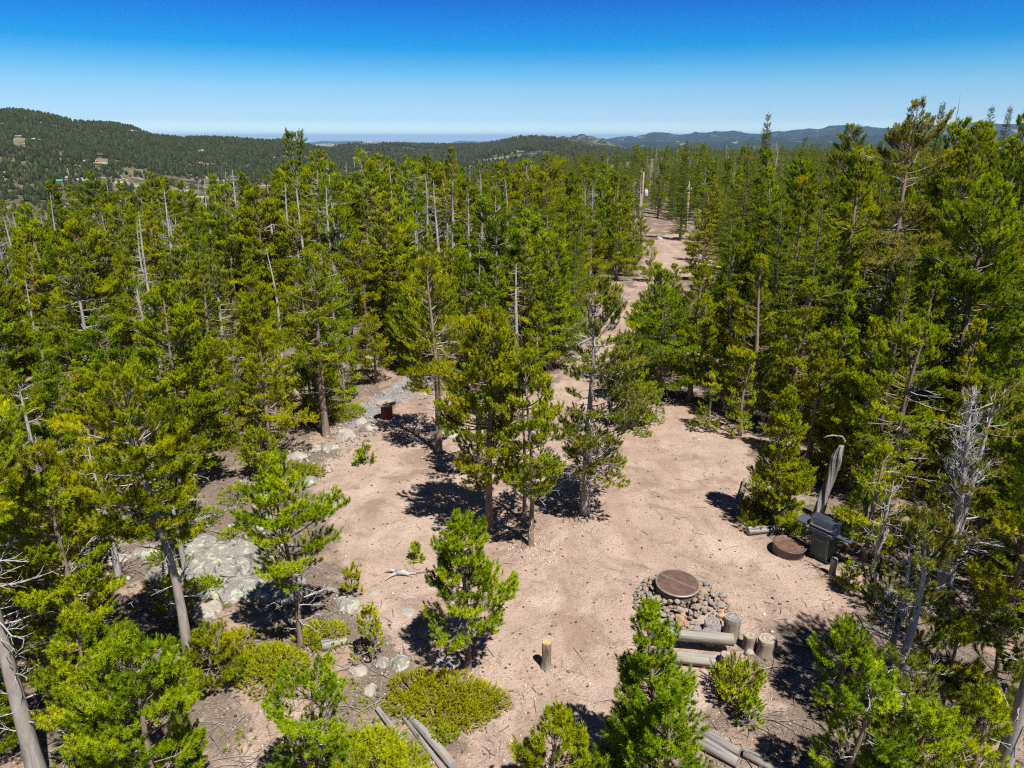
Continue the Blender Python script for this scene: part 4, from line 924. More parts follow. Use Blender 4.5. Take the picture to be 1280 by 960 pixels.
# ------------------------------------------------------------------ made things in the clearing
class B:
    def __init__(s): s.bm = bmesh.new()
    def box(s, c, d, rot=None, bev=0.0):
        m = Matrix.Translation(c) @ (rot.to_matrix().to_4x4() if rot is not None else Matrix()) @ Matrix.Diagonal((*d, 1))
        q = bmesh.ops.create_cube(s.bm, size=1.0, matrix=m)
        if bev: bmesh.ops.bevel(s.bm, geom=list({e for v in q['verts'] for e in v.link_edges}), offset=bev, segments=2, affect='EDGES', profile=0.6)
        return s
    def tube(s, pts, rad, k=10, caps=True):
        pts = [Vector(p) for p in pts]; rad = [rad] * len(pts) if not hasattr(rad, '__len__') else rad; rings = []
        up = Vector((0, 0, 1)) if abs((pts[-1] - pts[0]).normalized().z) < 0.8 else Vector((1, 0, 0))
        for i, p in enumerate(pts):
            t = (pts[min(i + 1, len(pts) - 1)] - pts[max(i - 1, 0)]).normalized(); a = t.cross(up).normalized(); b = t.cross(a)
            rings.append([s.bm.verts.new(p + rad[i] * (math.cos(q / k * 6.28318) * a + math.sin(q / k * 6.28318) * b)) for q in range(k)])
        for i in range(len(rings) - 1):
            for q in range(k): s.bm.faces.new((rings[i][q], rings[i][(q + 1) % k], rings[i + 1][(q + 1) % k], rings[i + 1][q]))
        if caps: s.bm.faces.new(rings[0][::-1]); s.bm.faces.new(rings[-1])
        return s
    def lathe(s, prof, k=32, c=(0, 0, 0)):
        rings = []
        for r, z in prof:
            rings.append([s.bm.verts.new((c[0] + max(r, 1e-4) * math.cos(q / k * 6.28318), c[1] + max(r, 1e-4) * math.sin(q / k * 6.28318), c[2] + z)) for q in range(k)])
        for i in range(len(rings) - 1):
            for q in range(k): s.bm.faces.new((rings[i][q], rings[i][(q + 1) % k], rings[i + 1][(q + 1) % k], rings[i + 1][q]))
        return s
    def prism(s, prof, y0, y1, bev=0.0):
        """profile in x,z extruded along y"""
        a = [s.bm.verts.new((x, y0, z)) for x, z in prof]; b = [s.bm.verts.new((x, y1, z)) for x, z in prof]; n = len(prof)
        fs = [s.bm.faces.new(a), s.bm.faces.new(b[::-1])]
        for i in range(n): fs.append(s.bm.faces.new((a[i], b[i], b[(i + 1) % n], a[(i + 1) % n])))
        if bev: bmesh.ops.bevel(s.bm, geom=list({e for f in fs for e in f.edges}), offset=bev, segments=2, affect='EDGES')
        return s
    def wobble(s, amp, sc, seed=0):
        for v in s.bm.verts:
            c = v.co; f = lambda o: float(fbm(np.array([c.x * sc + o + c.z * sc]), np.array([c.y * sc - o + c.z * sc * 0.7]), seed, 3)[0])
            v.co = c + Vector((f(1.3), f(7.7), f(13.1))) * amp
        return s
    def done(s, name, mat, parent=None, smooth=False):
        bmesh.ops.recalc_face_normals(s.bm, faces=s.bm.faces[:]); me = bpy.data.meshes.new(name); s.bm.to_mesh(me); s.bm.free()
        if smooth:
            for p in me.polygons: p.use_smooth = True
        return link(name, me, mat, parent)

M['rust_lid'] = mat_rust('rusty brown steel', (0.085, 0.052, 0.042), (0.165, 0.095, 0.072))
M['rust_grate'] = mat_rust('rusty grate', (0.20, 0.115, 0.085), (0.36, 0.22, 0.165))
M['steel_dark'] = mat_simple('dark weathered steel', (0.10, 0.09, 0.085), 0.55, 0.3, 0.4, 0.4, 8, 0.2, (0.20, 0.13, 0.09))
M['steel_grey'] = mat_simple('grey steel', (0.30, 0.28, 0.27), 0.5, 0.4, 0.4, 0.3, 10, 0.1, (0.22, 0.13, 0.09))
M['enamel'] = mat_simple('blue black grill enamel', (0.030, 0.040, 0.055), 0.42, 0.0, 0.45, 0.3, 7, 0.05, (0.07, 0.075, 0.08))
M['shelf'] = mat_simple('grey grill shelf', (0.060, 0.072, 0.095), 0.5, 0.0, 0.4, 0.25, 8, 0.08)
M['cart'] = mat_simple('dark green grey grill cabinet', (0.055, 0.080, 0.080), 0.45, 0.0, 0.4, 0.3, 6, 0.08, (0.10, 0.11, 0.10))
M['black'] = mat_simple('black plastic', (0.02, 0.02, 0.022), 0.6)
M['bar'] = mat_simple('pale metal bar', (0.45, 0.45, 0.46), 0.35, 0.6, 0.5, 0.15)
M['redwood'] = mat_bark('red stained spool drum', (0.155, 0.048, 0.028), (0.30, 0.095, 0.055), (0.22, 0.08, 0.05), 9, 0.12)
M['plank'] = mat_wood_grey('weathered spool boards', (0.20, 0.165, 0.15), (0.38, 0.32, 0.29), (1.2, 16, 8))
M['cut_grey'] = mat_endgrain('grey cut wood', (0.15, 0.14, 0.132), (0.29, 0.272, 0.26))
M['cut_tan'] = mat_endgrain('tan cut wood', (0.24, 0.195, 0.155), (0.40, 0.335, 0.27))
M['cut_yellow'] = mat_endgrain('fresh yellow cut wood', (0.42, 0.28, 0.13), (0.56, 0.42, 0.24))
M['bark_log'] = mat_bark('log bark', (0.075, 0.060, 0.048), (0.29, 0.235, 0.19), (0.33, 0.28, 0.235), 9, 0.3)
M['pole'] = mat_bark('utility pole wood', (0.24, 0.155, 0.10), (0.42, 0.29, 0.19), (0.36, 0.25, 0.17), 8, 0.06)
M['galv'] = mat_simple('galvanised tank', (0.50, 0.54, 0.60), 0.4, 0.1, 0.5, 0.15)
M['insul'] = mat_simple('pale insulator', (0.62, 0.68, 0.74), 0.3)

def log_round(name, u, v, dia, h, label, cut, seed, cat='log stump', group=None, lean=0.0, bark='bark_log', sink=0.05):
    p = G(u, v); root = empty(name, p, seed * 1.7, label, cat, group); root.rotation_euler = (lean, 0, seed * 1.7); r = np.random.default_rng(seed); R = dia / 2
    k = 28; b = B(); rings = []
    zs = [-sink, 0.02, 0.08, h * 0.4, h * 0.75, h - 0.015, h]
    sc_ = [1.55, 1.35, 1.10, 0.98, 1.0, 1.0, 0.955] if name == 'tree_stump' else [1.14, 1.10, 1.03, 0.98, 1.0, 1.0, 0.955]; ph = r.random(4) * 6.28
    def rad(q, i): 
        a = q / k * 6.28318; return R * sc_[i] * (1 + 0.035 * math.sin(3 * a + ph[0]) + 0.03 * math.sin(7 * a + ph[1]) + 0.022 * math.sin(13 * a + ph[2] + i))
    for i, z in enumerate(zs): rings.append([b.bm.verts.new((rad(q, i) * math.cos(q / k * 6.28318), rad(q, i) * math.sin(q / k * 6.28318), z)) for q in range(k)])
    for i in range(len(rings) - 1):
        for q in range(k): b.bm.faces.new((rings[i][q], rings[i][(q + 1) % k], rings[i + 1][(q + 1) % k], rings[i + 1][q]))
    b.bm.faces.new(rings[0][::-1]); b.done('bark', M[bark], root, True)
    c = B(); cen = c.bm.verts.new((0, 0, h - 0.006)); rm = []
    for f in (0.5, 0.965):
        rm.append([c.bm.verts.new((f * rad(q, 5) * math.cos(q / k * 6.28318), f * rad(q, 5) * math.sin(q / k * 6.28318), h + 0.004 + 0.006 * r.normal() * (f < 0.9))) for q in range(k)])
    for q in range(k):
        c.bm.faces.new((cen, rm[0][q], rm[0][(q + 1) % k])); c.bm.faces.new((rm[0][q], rm[1][q], rm[1][(q + 1) % k], rm[0][(q + 1) % k]))
    c.done('cut_top', M[cut], root); return root

def log_lying(name, a, b, r0, r1, label, seed, mat='log', cut='cut_tan', cat='log', group=None, z0=None, z1=None, bend=0.03, rough=0.085, parts=True, sink=0.12):
    pa, pb = G(*a), G(*b)
    pa.z += (r0 * (1 - sink) if z0 is None else z0); pb.z += (r1 * (1 - sink) if z1 is None else z1)
    mid = (pa + pb) / 2; L = (pb - pa).length; d = (pb - pa).normalized(); root = empty(name, mid, 0, label, cat, group)
    root.rotation_mode = 'QUATERNION'; root.rotation_quaternion = d.to_track_quat('X', 'Z'); rr_ = np.random.default_rng(seed)
    n, k = max(10, int(L / 0.12)), 18; g = B(); rings = []; ph = rr_.random(3) * 6.28
    for i in range(n):
        t = i / (n - 1); R = r0 + (r1 - r0) * t; cx_ = (t - 0.5) * L; oy = bend * L * math.sin(t * 3.1 + ph[0]) * 0.3; ring = []
        for q in range(k):
            an = q / k * 6.28318; rad = R * (1 + rough * math.sin(4 * an + ph[1] + t * 1.2) + rough * 0.8 * math.sin(9 * an + ph[2]) + rough * float(fbm(np.array([t * L * 3 + seed]), np.array([an * 1.5]), seed % 9, 3)[0]) * 2)
            ring.append(g.bm.verts.new((cx_, oy + rad * math.cos(an), rad * math.sin(an))))
        rings.append(ring)
    for i in range(n - 1):
        for q in range(k): g.bm.faces.new((rings[i][q], rings[i + 1][q], rings[i + 1][(q + 1) % k], rings[i][(q + 1) % k]))
    ends = [[v.co.copy() for v in rings[0]], [v.co.copy() for v in rings[-1]]]
    g.done('log_body', M[mat], root, True)
    for e, s_ in zip(ends, (-1, 1)):
        c = B(); cen = sum(e, Vector()) / k; cv = c.bm.verts.new(cen + Vector((s_ * 0.004, 0, 0))); rv = [c.bm.verts.new(cen + (p - cen) * 0.985 + Vector((s_ * 0.002, 0, 0))) for p in e]
        for q in range(k): c.bm.faces.new((cv, rv[q], rv[(q + 1) % k]))
        c.done('cut_end', M[cut], root)
    return root

# log seats, bench and stumps
ST = 'log stump seats by the fire pit'
log_round('log_stump', 913, 797, 0.33, 0.52, 'tallest log stump seat with a grey top beside the fire pit stones', 'cut_grey', 3, group=ST)
log_round('log_stump', 890, 792, 0.36, 0.30, 'grey topped log stump just behind the tallest stump by the fire pit', 'cut_grey', 5, group=ST, bark='bark_grey')
log_round('log_stump', 886, 803, 0.30, 0.27, 'small round grey stump touching the back log of the bench', 'cut_grey', 8, group=ST, bark='bark_grey')
log_round('log_stump', 936, 810, 0.27, 0.32, 'slim pale topped stump left of the rightmost stump', 'cut_tan', 11, group=ST)
log_round('log_stump', 957, 817, 0.37, 0.37, 'wide rightmost log stump seat with a cracked pale top', 'cut_tan', 14, group=ST)
log_round('log_post', 906, 840, 0.24, 0.42, 'short upright log post with a pale top at the end of the front bench log', 'cut_tan', 17, 'log post')
log_lying('bench_log', (812, 806), (915, 817), 0.125, 0.110, 'grey weathered back log of the bench, raised behind the front log', 21, 'log', 'cut_grey', 'bench log', 'two logs forming a bench', z0=0.33, z1=0.33)
log_lying('bench_log', (815, 824), (904, 834), 0.115, 0.125, 'pale weathered front log of the bench lying low beside the upright post', 22, 'log', 'cut_tan', 'bench log', 'two logs forming a bench', z0=0.13, z1=0.13)
log_round('log_post', 835, 818, 0.20, 0.22, 'low log block hidden under the back bench log', 'cut_grey', 31, 'log post')
log_round('tree_stump', 683, 834, 0.185, 0.60, 'tall cut tree stump with a fresh yellow top standing alone in the dirt', 'cut_yellow', 41, 'tree stump')
log_round('log_post', 1040, 718, 0.16, 0.44, 'slim upright log post in front of the barbecue grill', 'cut_grey', 43, 'log post', bark='bark_grey')
log_lying('fallen_log', (934, 668), (991, 663), 0.115, 0.085, 'short pale grey log lying left of the rusty grate fire ring', 51, 'dead_log', 'cut_tan', 'log')
log_lying('fallen_log', (925, 624), (932, 603), 0.09, 0.08, 'short brown log half hidden left of the bushy young pine', 52, 'bark_log', 'cut_tan', 'log')
FL = 'fallen logs beside the spreading juniper'
log_lying('fallen_log', (496, 878), (566, 962), 0.055, 0.075, 'long grey fallen log running out from under the spreading juniper', 55, 'dead_log', 'cut_grey', 'log', FL)
log_lying('fallen_log', (502, 892), (556, 968), 0.03, 0.045, 'thinner dark fallen log lying against the long grey one', 56, 'log', 'cut_grey', 'log', FL)
log_lying('fallen_log', (473, 888), (508, 935), 0.05, 0.055, 'short pale fallen log left of the long grey one', 57, 'dead_log', 'cut_grey', 'log', FL)
FR = 'fallen logs at the bottom right of the clearing'
log_lying('fallen_log', (868, 914), (925, 944), 0.075, 0.07, 'upper dark fallen log behind the dense young pine at bottom right', 58, 'log', 'cut_grey', 'log', FR)
log_lying('fallen_log', (872, 930), (922, 958), 0.10, 0.085, 'broad grey fallen log with peeling wood at bottom right', 59, 'dead_log', 'cut_grey', 'log', FR)
log_lying('fallen_log', (930, 945), (985, 972), 0.08, 0.085, 'fallen log at the bottom edge running toward the right', 60, 'log', 'cut_grey', 'log', FR)
log_lying('fallen_log', (402, 812), (434, 803), 0.10, 0.07, 'grey log like driftwood beside the juniper right of the leaning pine', 61, 'dead_log', 'cut_grey', 'log')

# covered fire pit
p = G(845, 745); fp = empty('fire_pit', p, 0.0, 'round fire pit with a rusty brown steel lid ringed by a heap of stones', 'fire pit')
R0 = 0.47
b = B(); b.lathe([(R0, -0.1), (R0, 0.33), (R0 - 0.03, 0.345), (R0 - 0.05, 0.33), (R0 - 0.05, -0.1)], 40); b.done('fire_ring', M['steel_dark'], fp, True)
b = B(); b.lathe([(0.0, 0.362), (R0 - 0.03, 0.352), (R0 + 0.005, 0.349), (R0 + 0.008, 0.372), (R0 - 0.03, 0.376), (0.0, 0.386)], 44); b.wobble(0.008, 2.5, 3); lid = b.done('lid', M['rust_lid'], fp)
b = B(); b.lathe([(R0 + 0.002, 0.335), (R0 + 0.030, 0.335), (R0 + 0.034, 0.365), (R0 + 0.022, 0.378), (R0 + 0.002, 0.376)], 44); b.done('rim', M['steel_grey'], lid, True)
dv = Vector((0.80, -0.60, 0)).normalized(); nv = Vector((-dv.y, dv.x, 0))
for o_ in (-0.022, 0.022):
    b = B(); b.tube([nv * o_ - dv * (R0 - 0.05) + Vector((0, 0, 0.388)), nv * o_ + Vector((0, 0, 0.396)), nv * o_ + dv * (R0 - 0.05) + Vector((0, 0, 0.388))], 0.010, 8); b.done('seam_bar', M['bar' if o_ > 0 else 'rust_grate'], lid)
fp.rotation_euler = (0.05, 0.02, 0)
# its stones, every one by itself
rs = np.random.default_rng(5); placed = [(p.x, p.y, 0.5)]; nst = 0
SM = ['rock_pink', 'rock_pale', 'rock_pale', 'rock_pale', 'rock_pink', 'rock', 'rock', 'rock_pale', 'rock_orange']; SN = dict(rock_pink='pinkish', rock_pale='pale', rock='grey', rock_orange='orange')
stone_src = {}
stones_all = []
for i in range(2600):
    a = rs.uniform(0, 6.2832); toward = 0.5 + 0.5 * math.cos(a - math.radians(285)); rmax = 0.68 + 0.66 * toward
    q = R0 + 0.05 + (rmax - R0) * rs.random() ** 1.1; sz = 0.045 + 0.11 * rs.random() ** 1.5; x, y = p.x + q * math.cos(a), p.y + q * math.sin(a)
    if any((x - c) ** 2 + (y - d) ** 2 < ((sz + e) * 0.52) ** 2 for c, d, e in placed[1:]) or math.hypot(x - p.x, y - p.y) < R0 + sz * 0.8: continue
    placed.append((x, y, sz)); mk = SM[rs.integers(len(SM))]; key = (mk, int(rs.integers(4)))
    if key not in stone_src:
        o = link('fire_pit_stone', boulder_mesh('fire_pit_stone', 700 + len(stone_src), 1.0, 0.8, 0.62, 2, 0.22, 0.5), M[mk]); stone_src[key] = o
    else: o = stone_src[key].copy(); COL.objects.link(o)
    hgt_ = 0.24 * max(0, 1 - (q - R0) / 0.5); o.location = (x, y, tzf(x, y) + sz * 0.35 + hgt_ * rs.uniform(0.5, 1)); o.scale = (sz, sz, sz * rs.uniform(0.8, 1.2))
    o.rotation_euler = (rs.uniform(-0.4, 0.4), rs.uniform(-0.4, 0.4), rs.uniform(0, 6.28)); nst += 1; stones_all.append((o, mk, x, y, sz, a))
    if nst >= 200: break
side_n = ['right', 'upper right', 'far', 'upper left', 'left', 'lower left', 'near', 'lower right']
for o, mk, x, y, sz, a in stones_all:
    sd = side_n[int(((a + math.pi / 8) % 6.2832) / (math.pi / 4))]; szn = 'large' if sz > 0.095 else 'small' if sz < 0.065 else 'medium'
    edge = 'touching the ring' if math.hypot(x - fp.location.x, y - fp.location.y) < 0.74 else 'at the outer edge' if math.hypot(x - fp.location.x, y - fp.location.y) > 1.02 else 'midway out'
    tag(o, f'{szn} {SN[mk]} heap stone {edge}, {sd} side of the fire pit', 'stone', 'stones heaped around the covered fire pit')
o = link('loose_stone', boulder_mesh('loose_stone', 777, 0.11, 0.09, 0.08, 2), M['rock_orange']); o.location = G(901, 772) + Vector((0, 0, 0.04)); tag(o, 'single orange stone lying behind the tallest log stump', 'stone')
o = link('loose_stone', boulder_mesh('loose_stone', 778, 0.11, 0.09, 0.08, 2), M['rock_pale']); o.location = G(936, 818) + Vector((0, 0, 0.04)); tag(o, 'small pale stone lying in front of the slim stump', 'stone')

# second fire ring with a grate
p = G(985, 690); fr = empty('fire_ring', p, 0.5, 'low steel fire ring covered by a rusty mesh grate left of the grill', 'fire ring'); R1 = 0.39
b = B(); b.lathe([(R1, -0.08), (R1, 0.22), (R1 + 0.025, 0.225), (R1 + 0.025, 0.245), (R1 - 0.02, 0.245), (R1 - 0.02, -0.08)], 36); b.done('ring_wall', M['steel_dark'], fr, True)
b = B(); b.lathe([(0.0, 0.205), (R1 - 0.024, 0.205), (R1 - 0.024, 0.222), (0.0, 0.226)], 36); b.wobble(0.012, 4, 4); b.done('ash_bed', M['rust_grate'], fr)
b = B()
for i in range(-9, 10):
    x = i * 0.039; hl = math.sqrt(max(0.0, (R1 - 0.03) ** 2 - x * x))
    if hl > 0.05: b.tube([(x, -hl, 0.238), (x, hl, 0.238)], 0.006, 5)
for x in (-0.2, 0.2): b.tube([(-math.sqrt((R1 - 0.03) ** 2 - 0.04), x, 0.249), (math.sqrt((R1 - 0.03) ** 2 - 0.04), x, 0.249)], 0.008, 5)
b.done('grate', M['rust_grate'], fr)
b = B(); b.tube([(R1 - 0.12, -0.16, 0.255), (R1 + 0.05, -0.05, 0.29), (R1 + 0.05, 0.1, 0.29), (R1 - 0.12, 0.2, 0.255)], 0.011, 8); b.done('grate_handle', M['steel_dark'], fr)
fr.rotation_euler = (0.06, 0.03, 0.35)

# barbecue grill: long axis x, front is -y
p = G(1027, 697); gr = empty('barbecue_grill', p, 0, 'dark blue grey barbecue grill with closed lid, cabinet cart and two side shelves', 'grill')
gr.rotation_euler = (0, 0, math.atan2(-0.8, 0.6))
b = B(); b.box((0, 0, 0.40), (0.46, 0.42, 0.62), bev=0.015); b.done('cabinet', M['cart'], gr)
b = B(); b.box((0, -0.216, 0.40), (0.40, 0.014, 0.50), bev=0.005); dr = b.done('cabinet_door', M['cart'], gr)
b = B(); b.tube([(-0.14, -0.232, 0.60), (-0.14, -0.245, 0.60), (0.14, -0.245, 0.60), (0.14, -0.232, 0.60)], 0.008, 6); b.done('door_handle', M['bar'], dr)
b = B(); b.box((0, 0, 0.065), (0.58, 0.46, 0.035), bev=0.008); b.done('cart_base', M['black'], gr)
for x in (-0.24, 0.24):
    wv = B(); wv.tube([(x - 0.02, 0.2, 0.075), (x + 0.02, 0.2, 0.075)], 0.075, 18); wv.done('wheel', M['black'], gr)
    lg = B(); lg.box((x, -0.19, 0.02), (0.04, 0.04, 0.06), bev=0.004); lg.done('foot', M['black'], gr)
b = B(); b.prism([(-0.225, 0.86), (0.225, 0.86), (0.20, 0.72), (-0.20, 0.72)], -0.34, 0.34, 0.012)
fb = b.done('firebox', M['enamel'], gr); fb.rotation_euler = (0, 0, math.pi / 2)
b = B(); b.prism([(-0.235, 0.866), (0.235, 0.866), (0.225, 0.98), (0.175, 1.075), (0.085, 1.13), (-0.03, 1.135), (-0.14, 1.075), (-0.205, 0.97)], -0.35, 0.35, 0.014)
ld = b.done('lid', M['enamel'], gr); ld.rotation_euler = (0, 0, -math.pi / 2 + math.pi)
b = B(); b.tube([(-0.26, -0.215, 0.95), (-0.26, -0.285, 0.955), (0.26, -0.285, 0.955), (0.26, -0.215, 0.95)], 0.013, 8); b.done('lid_handle', M['bar'], ld).rotation_euler = (0, 0, -math.pi / 2)
b = B(); b.box((0, 0.02, 0.0), (0.035, 0.012, 0.035)); 
b.bm.free()
b = B(); b.box((0, -0.262, 0.80), (0.62, 0.05, 0.09), Euler((0.25, 0, 0)), 0.008); cp_ = b.done('control_panel', M['shelf'], gr)
for x in (-0.18, 0.0, 0.18):
    kb = B(); kb.tube([(x, -0.286, 0.80), (x, -0.315, 0.79)], 0.024, 12); kb.done('knob', M['black'], cp_)
for sx_ in (-1, 1):
    b = B(); b.box((sx_ * 0.56, 0.0, 0.845), (0.36, 0.44, 0.035), bev=0.012)
    sh = b.done('side_shelf', M['shelf'], gr)
    b = B(); b.box((sx_ * 0.46, 0.0, 0.79), (0.20, 0.04, 0.05), Euler((0, sx_ * 0.5, 0)), 0.006); b.done('shelf_bracket', M['black'], sh)

# cable spool
p = G(484, 524); cs = empty('cable_spool', p, 0.6, 'wooden cable spool with grey top and red brown drum at the far clearing edge', 'cable spool')
b = B(); b.lathe([(0.0, 0.62), (0.355, 0.62), (0.365, 0.625), (0.365, 0.675), (0.355, 0.68), (0.0, 0.68)], 40); b.done('top_disc', M['plank'], cs)
b = B(); b.lathe([(0.0, -0.03), (0.355, -0.03), (0.365, 0.0), (0.365, 0.05), (0.355, 0.056), (0.0, 0.056)], 40); b.done('bottom_disc', M['plank'], cs)
b = B(); kk_ = 20
for i in range(kk_):
    a = i / kk_ * 6.2832; b.box((0.20 * math.cos(a), 0.20 * math.sin(a), 0.338), (0.035, 0.058, 0.563), Euler((0, 0, a)), 0.006)
b.done('drum', M['redwood'], cs)
b = B(); b.lathe([(0.035, 0.683), (0.055, 0.683), (0.055, 0.692), (0.035, 0.692)], 16); b.done('centre_ring', M['steel_dark'], cs)

# utility poles
def pole(u, v, vt, label):
    q = G(u, v); h = hgt(q, vt); r = empty('utility_pole', q, 0, label, 'utility pole')
    b = B(); b.tube([(0, 0, -0.4), (0, 0, h * 0.5), (0, 0, h)], [0.17, 0.145, 0.11], 14); b.done('post', M['pole'], r, True); return r, h
pr, h = pole(801, 281, 215, 'brown utility pole with a pale blue transformer left of the dirt road')
b = B(); b.lathe([(0.0, -0.48), (0.26, -0.48), (0.29, -0.42), (0.29, 0.36), (0.25, 0.42), (0.0, 0.45)], 20, (0.50, -0.15, h * 0.61)); tr = b.done('transformer', M['galv'], pr, True)
for x in (0.40, 0.60):
    b = B(); b.lathe([(0.04, 0.42), (0.07, 0.46), (0.04, 0.50), (0.07, 0.54), (0.03, 0.62), (0.0, 0.63)], 10, (x, -0.15, h * 0.61)); b.done('bushing', M['insul'], tr, True)
b = B(); b.box((0.22, -0.07, h * 0.61), (0.30, 0.10, 0.12)); b.done('bracket', M['steel_dark'], pr)
b = B(); b.tube([(-0.14, -0.14, 0.3), (-0.13, -0.13, h * 0.6)], 0.045, 8); b.done('conduit', M['insul'], pr)
pr, h = pole(857, 289, 229, 'slim utility pole with a small insulator bracket at the far road end')
b = B(); b.tube([(0, 0, h - 0.3), (0, 0, h + 0.35)], 0.06, 8); b.done('pole_top_pin', M['insul'], pr)
b = B(); b.box((0.0, -0.15, h * 0.86), (0.75, 0.10, 0.12)); ca = b.done('crossarm', M['steel_dark'], pr)
for x in (-0.3, 0.3):
    b = B(); b.lathe([(0.03, 0.06), (0.09, 0.1), (0.06, 0.16), (0.09, 0.2), (0.02, 0.30), (0.0, 0.31)], 10, (x, -0.15, h * 0.86)); b.done('insulator', M['insul'], ca, True)
b = B(); b.tube([(0.13, -0.1, 0.2), (0.12, -0.1, h * 0.85)], 0.04, 8); b.done('conduit', M['insul'], pr)

# flat trailer parked across the far end of the road
q = G(854, 279); tr = empty('flat_trailer', q, 0.05, 'dark flat bed trailer parked behind the bare utility pole at the end of the road', 'trailer')
b = B(); b.box((0, 0, 0.62), (2.4, 1.1, 0.12), bev=0.02); b.done('deck', M['steel_dark'], tr)
b = B(); b.box((0, 0, 0.50), (2.2, 0.5, 0.12)); b.done('chassis', M['black'], tr)
for sy in (-0.62, 0.62):
    b = B(); b.tube([(0.0, sy - 0.09, 0.30), (0.0, sy + 0.09, 0.30)], 0.31, 18); wl = b.done('wheel', M['black'], tr)
    b = B(); b.tube([(0.0, sy - 0.1, 0.30), (0.0, sy + 0.1, 0.30)], 0.15, 12); b.done('rim', M['steel_grey'], wl)
    b = B(); b.box((0, sy, 0.645), (0.8, 0.2, 0.02)); b.done('mudguard', M['galv'], tr)
b = B(); b.tube([(-1.2, 0.25, 0.5), (-1.9, 0, 0.5)], 0.04, 6); b.tube([(-1.2, -0.25, 0.5), (-1.9, 0, 0.5)], 0.04, 6); b.done('drawbar', M['steel_dark'], tr)

# a pale car just seen between the trees at the right
M['carpaint'] = mat_simple('pale blue car paint', (0.52, 0.58, 0.72), 0.3, 0.0, 0.5, 0.05); M['glass'] = mat_simple('dark car glass', (0.02, 0.025, 0.03), 0.1, 0.0, 0.5, 0.1)
q = G(1236, 309); cr_ = empty('parked_car', q, 0.12, 'pale blue car parked deep between the trees at the right edge', 'car')
b = B(); b.prism([(-2.1, 0.35), (2.1, 0.35), (2.15, 0.75), (1.95, 0.98), (0.95, 1.05), (-1.1, 1.06), (-2.05, 1.0), (-2.15, 0.7)], -0.88, 0.88, 0.06); b.done('body', M['carpaint'], cr_)
b = B(); b.prism([(0.92, 1.04), (0.35, 1.46), (-1.35, 1.46), (-1.9, 1.04)], -0.76, 0.76, 0.04); cab = b.done('cabin', M['glass'], cr_)
b = B(); b.box((-0.5, 0, 1.475), (1.65, 1.42, 0.05), bev=0.02); b.done('roof', M['carpaint'], cr_)
for x in (-1.3, 1.3):
    for y in (-0.8, 0.8):
        b = B(); b.tube([(x, y - 0.11, 0.33), (x, y + 0.11, 0.33)], 0.33, 18); wl = b.done('wheel', M['black'], cr_)
        b = B(); b.tube([(x, y - 0.12, 0.33), (x, y + 0.12, 0.33)], 0.19, 14); b.done('rim', M['bar'], wl)
for y in (-0.6, 0.6):
    b = B(); b.box((2.13, y, 0.72), (0.06, 0.36, 0.14), bev=0.02); b.done('headlight', M['insul'], cr_)

# houses on the hillside
M['roof_teal'] = mat_simple('teal metal roof', (0.05, 0.30, 0.26), 0.4); M['roof_dark'] = mat_simple('dark slate roof', (0.055, 0.07, 0.085), 0.6); M['roof_green'] = mat_simple('grey green roof', (0.12, 0.22, 0.20), 0.5)
M['wall_tan'] = mat_simple('tan house wall', (0.26, 0.19, 0.13), 0.8); M['wall_brown'] = mat_simple('brown house wall', (0.12, 0.085, 0.065), 0.8)
HS = [('small house with a grey green roof high at the left end of the hillside', 'roof_green', 'wall_tan', 7, 0.2), ('dark roofed house among the orange tan rocks on the hillside', 'roof_dark', 'wall_brown', 9, -0.1),
      ('house with a bright teal metal roof low on the hillside', 'roof_teal', 'wall_tan', 9, 0.4), ('dark roofed house just below the teal roofed one', 'roof_dark', 'wall_brown', 8, -0.3)]
for (u, v), (lb, rm_, wm, wpx, rz) in zip(HOUSE_PX, HS):
    q = at_ridge('hillside', u, v); d = math.hypot(q.x, q.y); W_ = 0.75 * wpx / FPX * d; D_ = W_ * 0.62; H_ = W_ * 0.32
    r = empty('house', q, rz, lb, 'house'); b = B(); b.box((0, 0, H_ * 0.5 - 1), (W_, D_, H_ + 2)); b.done('wall', M[wm], r)
    b = B(); b.prism([(-D_ * 0.58, H_), (D_ * 0.58, H_), (0, H_ + D_ * 0.36)], -W_ * 0.56, W_ * 0.56); rf_ = b.done('roof', M[rm_], r); rf_.rotation_euler = (0, 0, math.pi / 2)
    b = B(); b.box((W_ * 0.2, D_ * 0.1, H_ + D_ * 0.3), (W_ * 0.07, W_ * 0.07, D_ * 0.35)); ch_ = b.done('chimney', M['wall_tan'], rf_); ch_.rotation_euler = (0, 0, -math.pi / 2)
    for x in (-0.3, 0.0, 0.3):
        b = B(); b.box((x * W_, -D_ * 0.5 - 0.03, H_ * 0.55), (W_ * 0.13, 0.1, H_ * 0.35)); b.done('window', M['glass'], r)

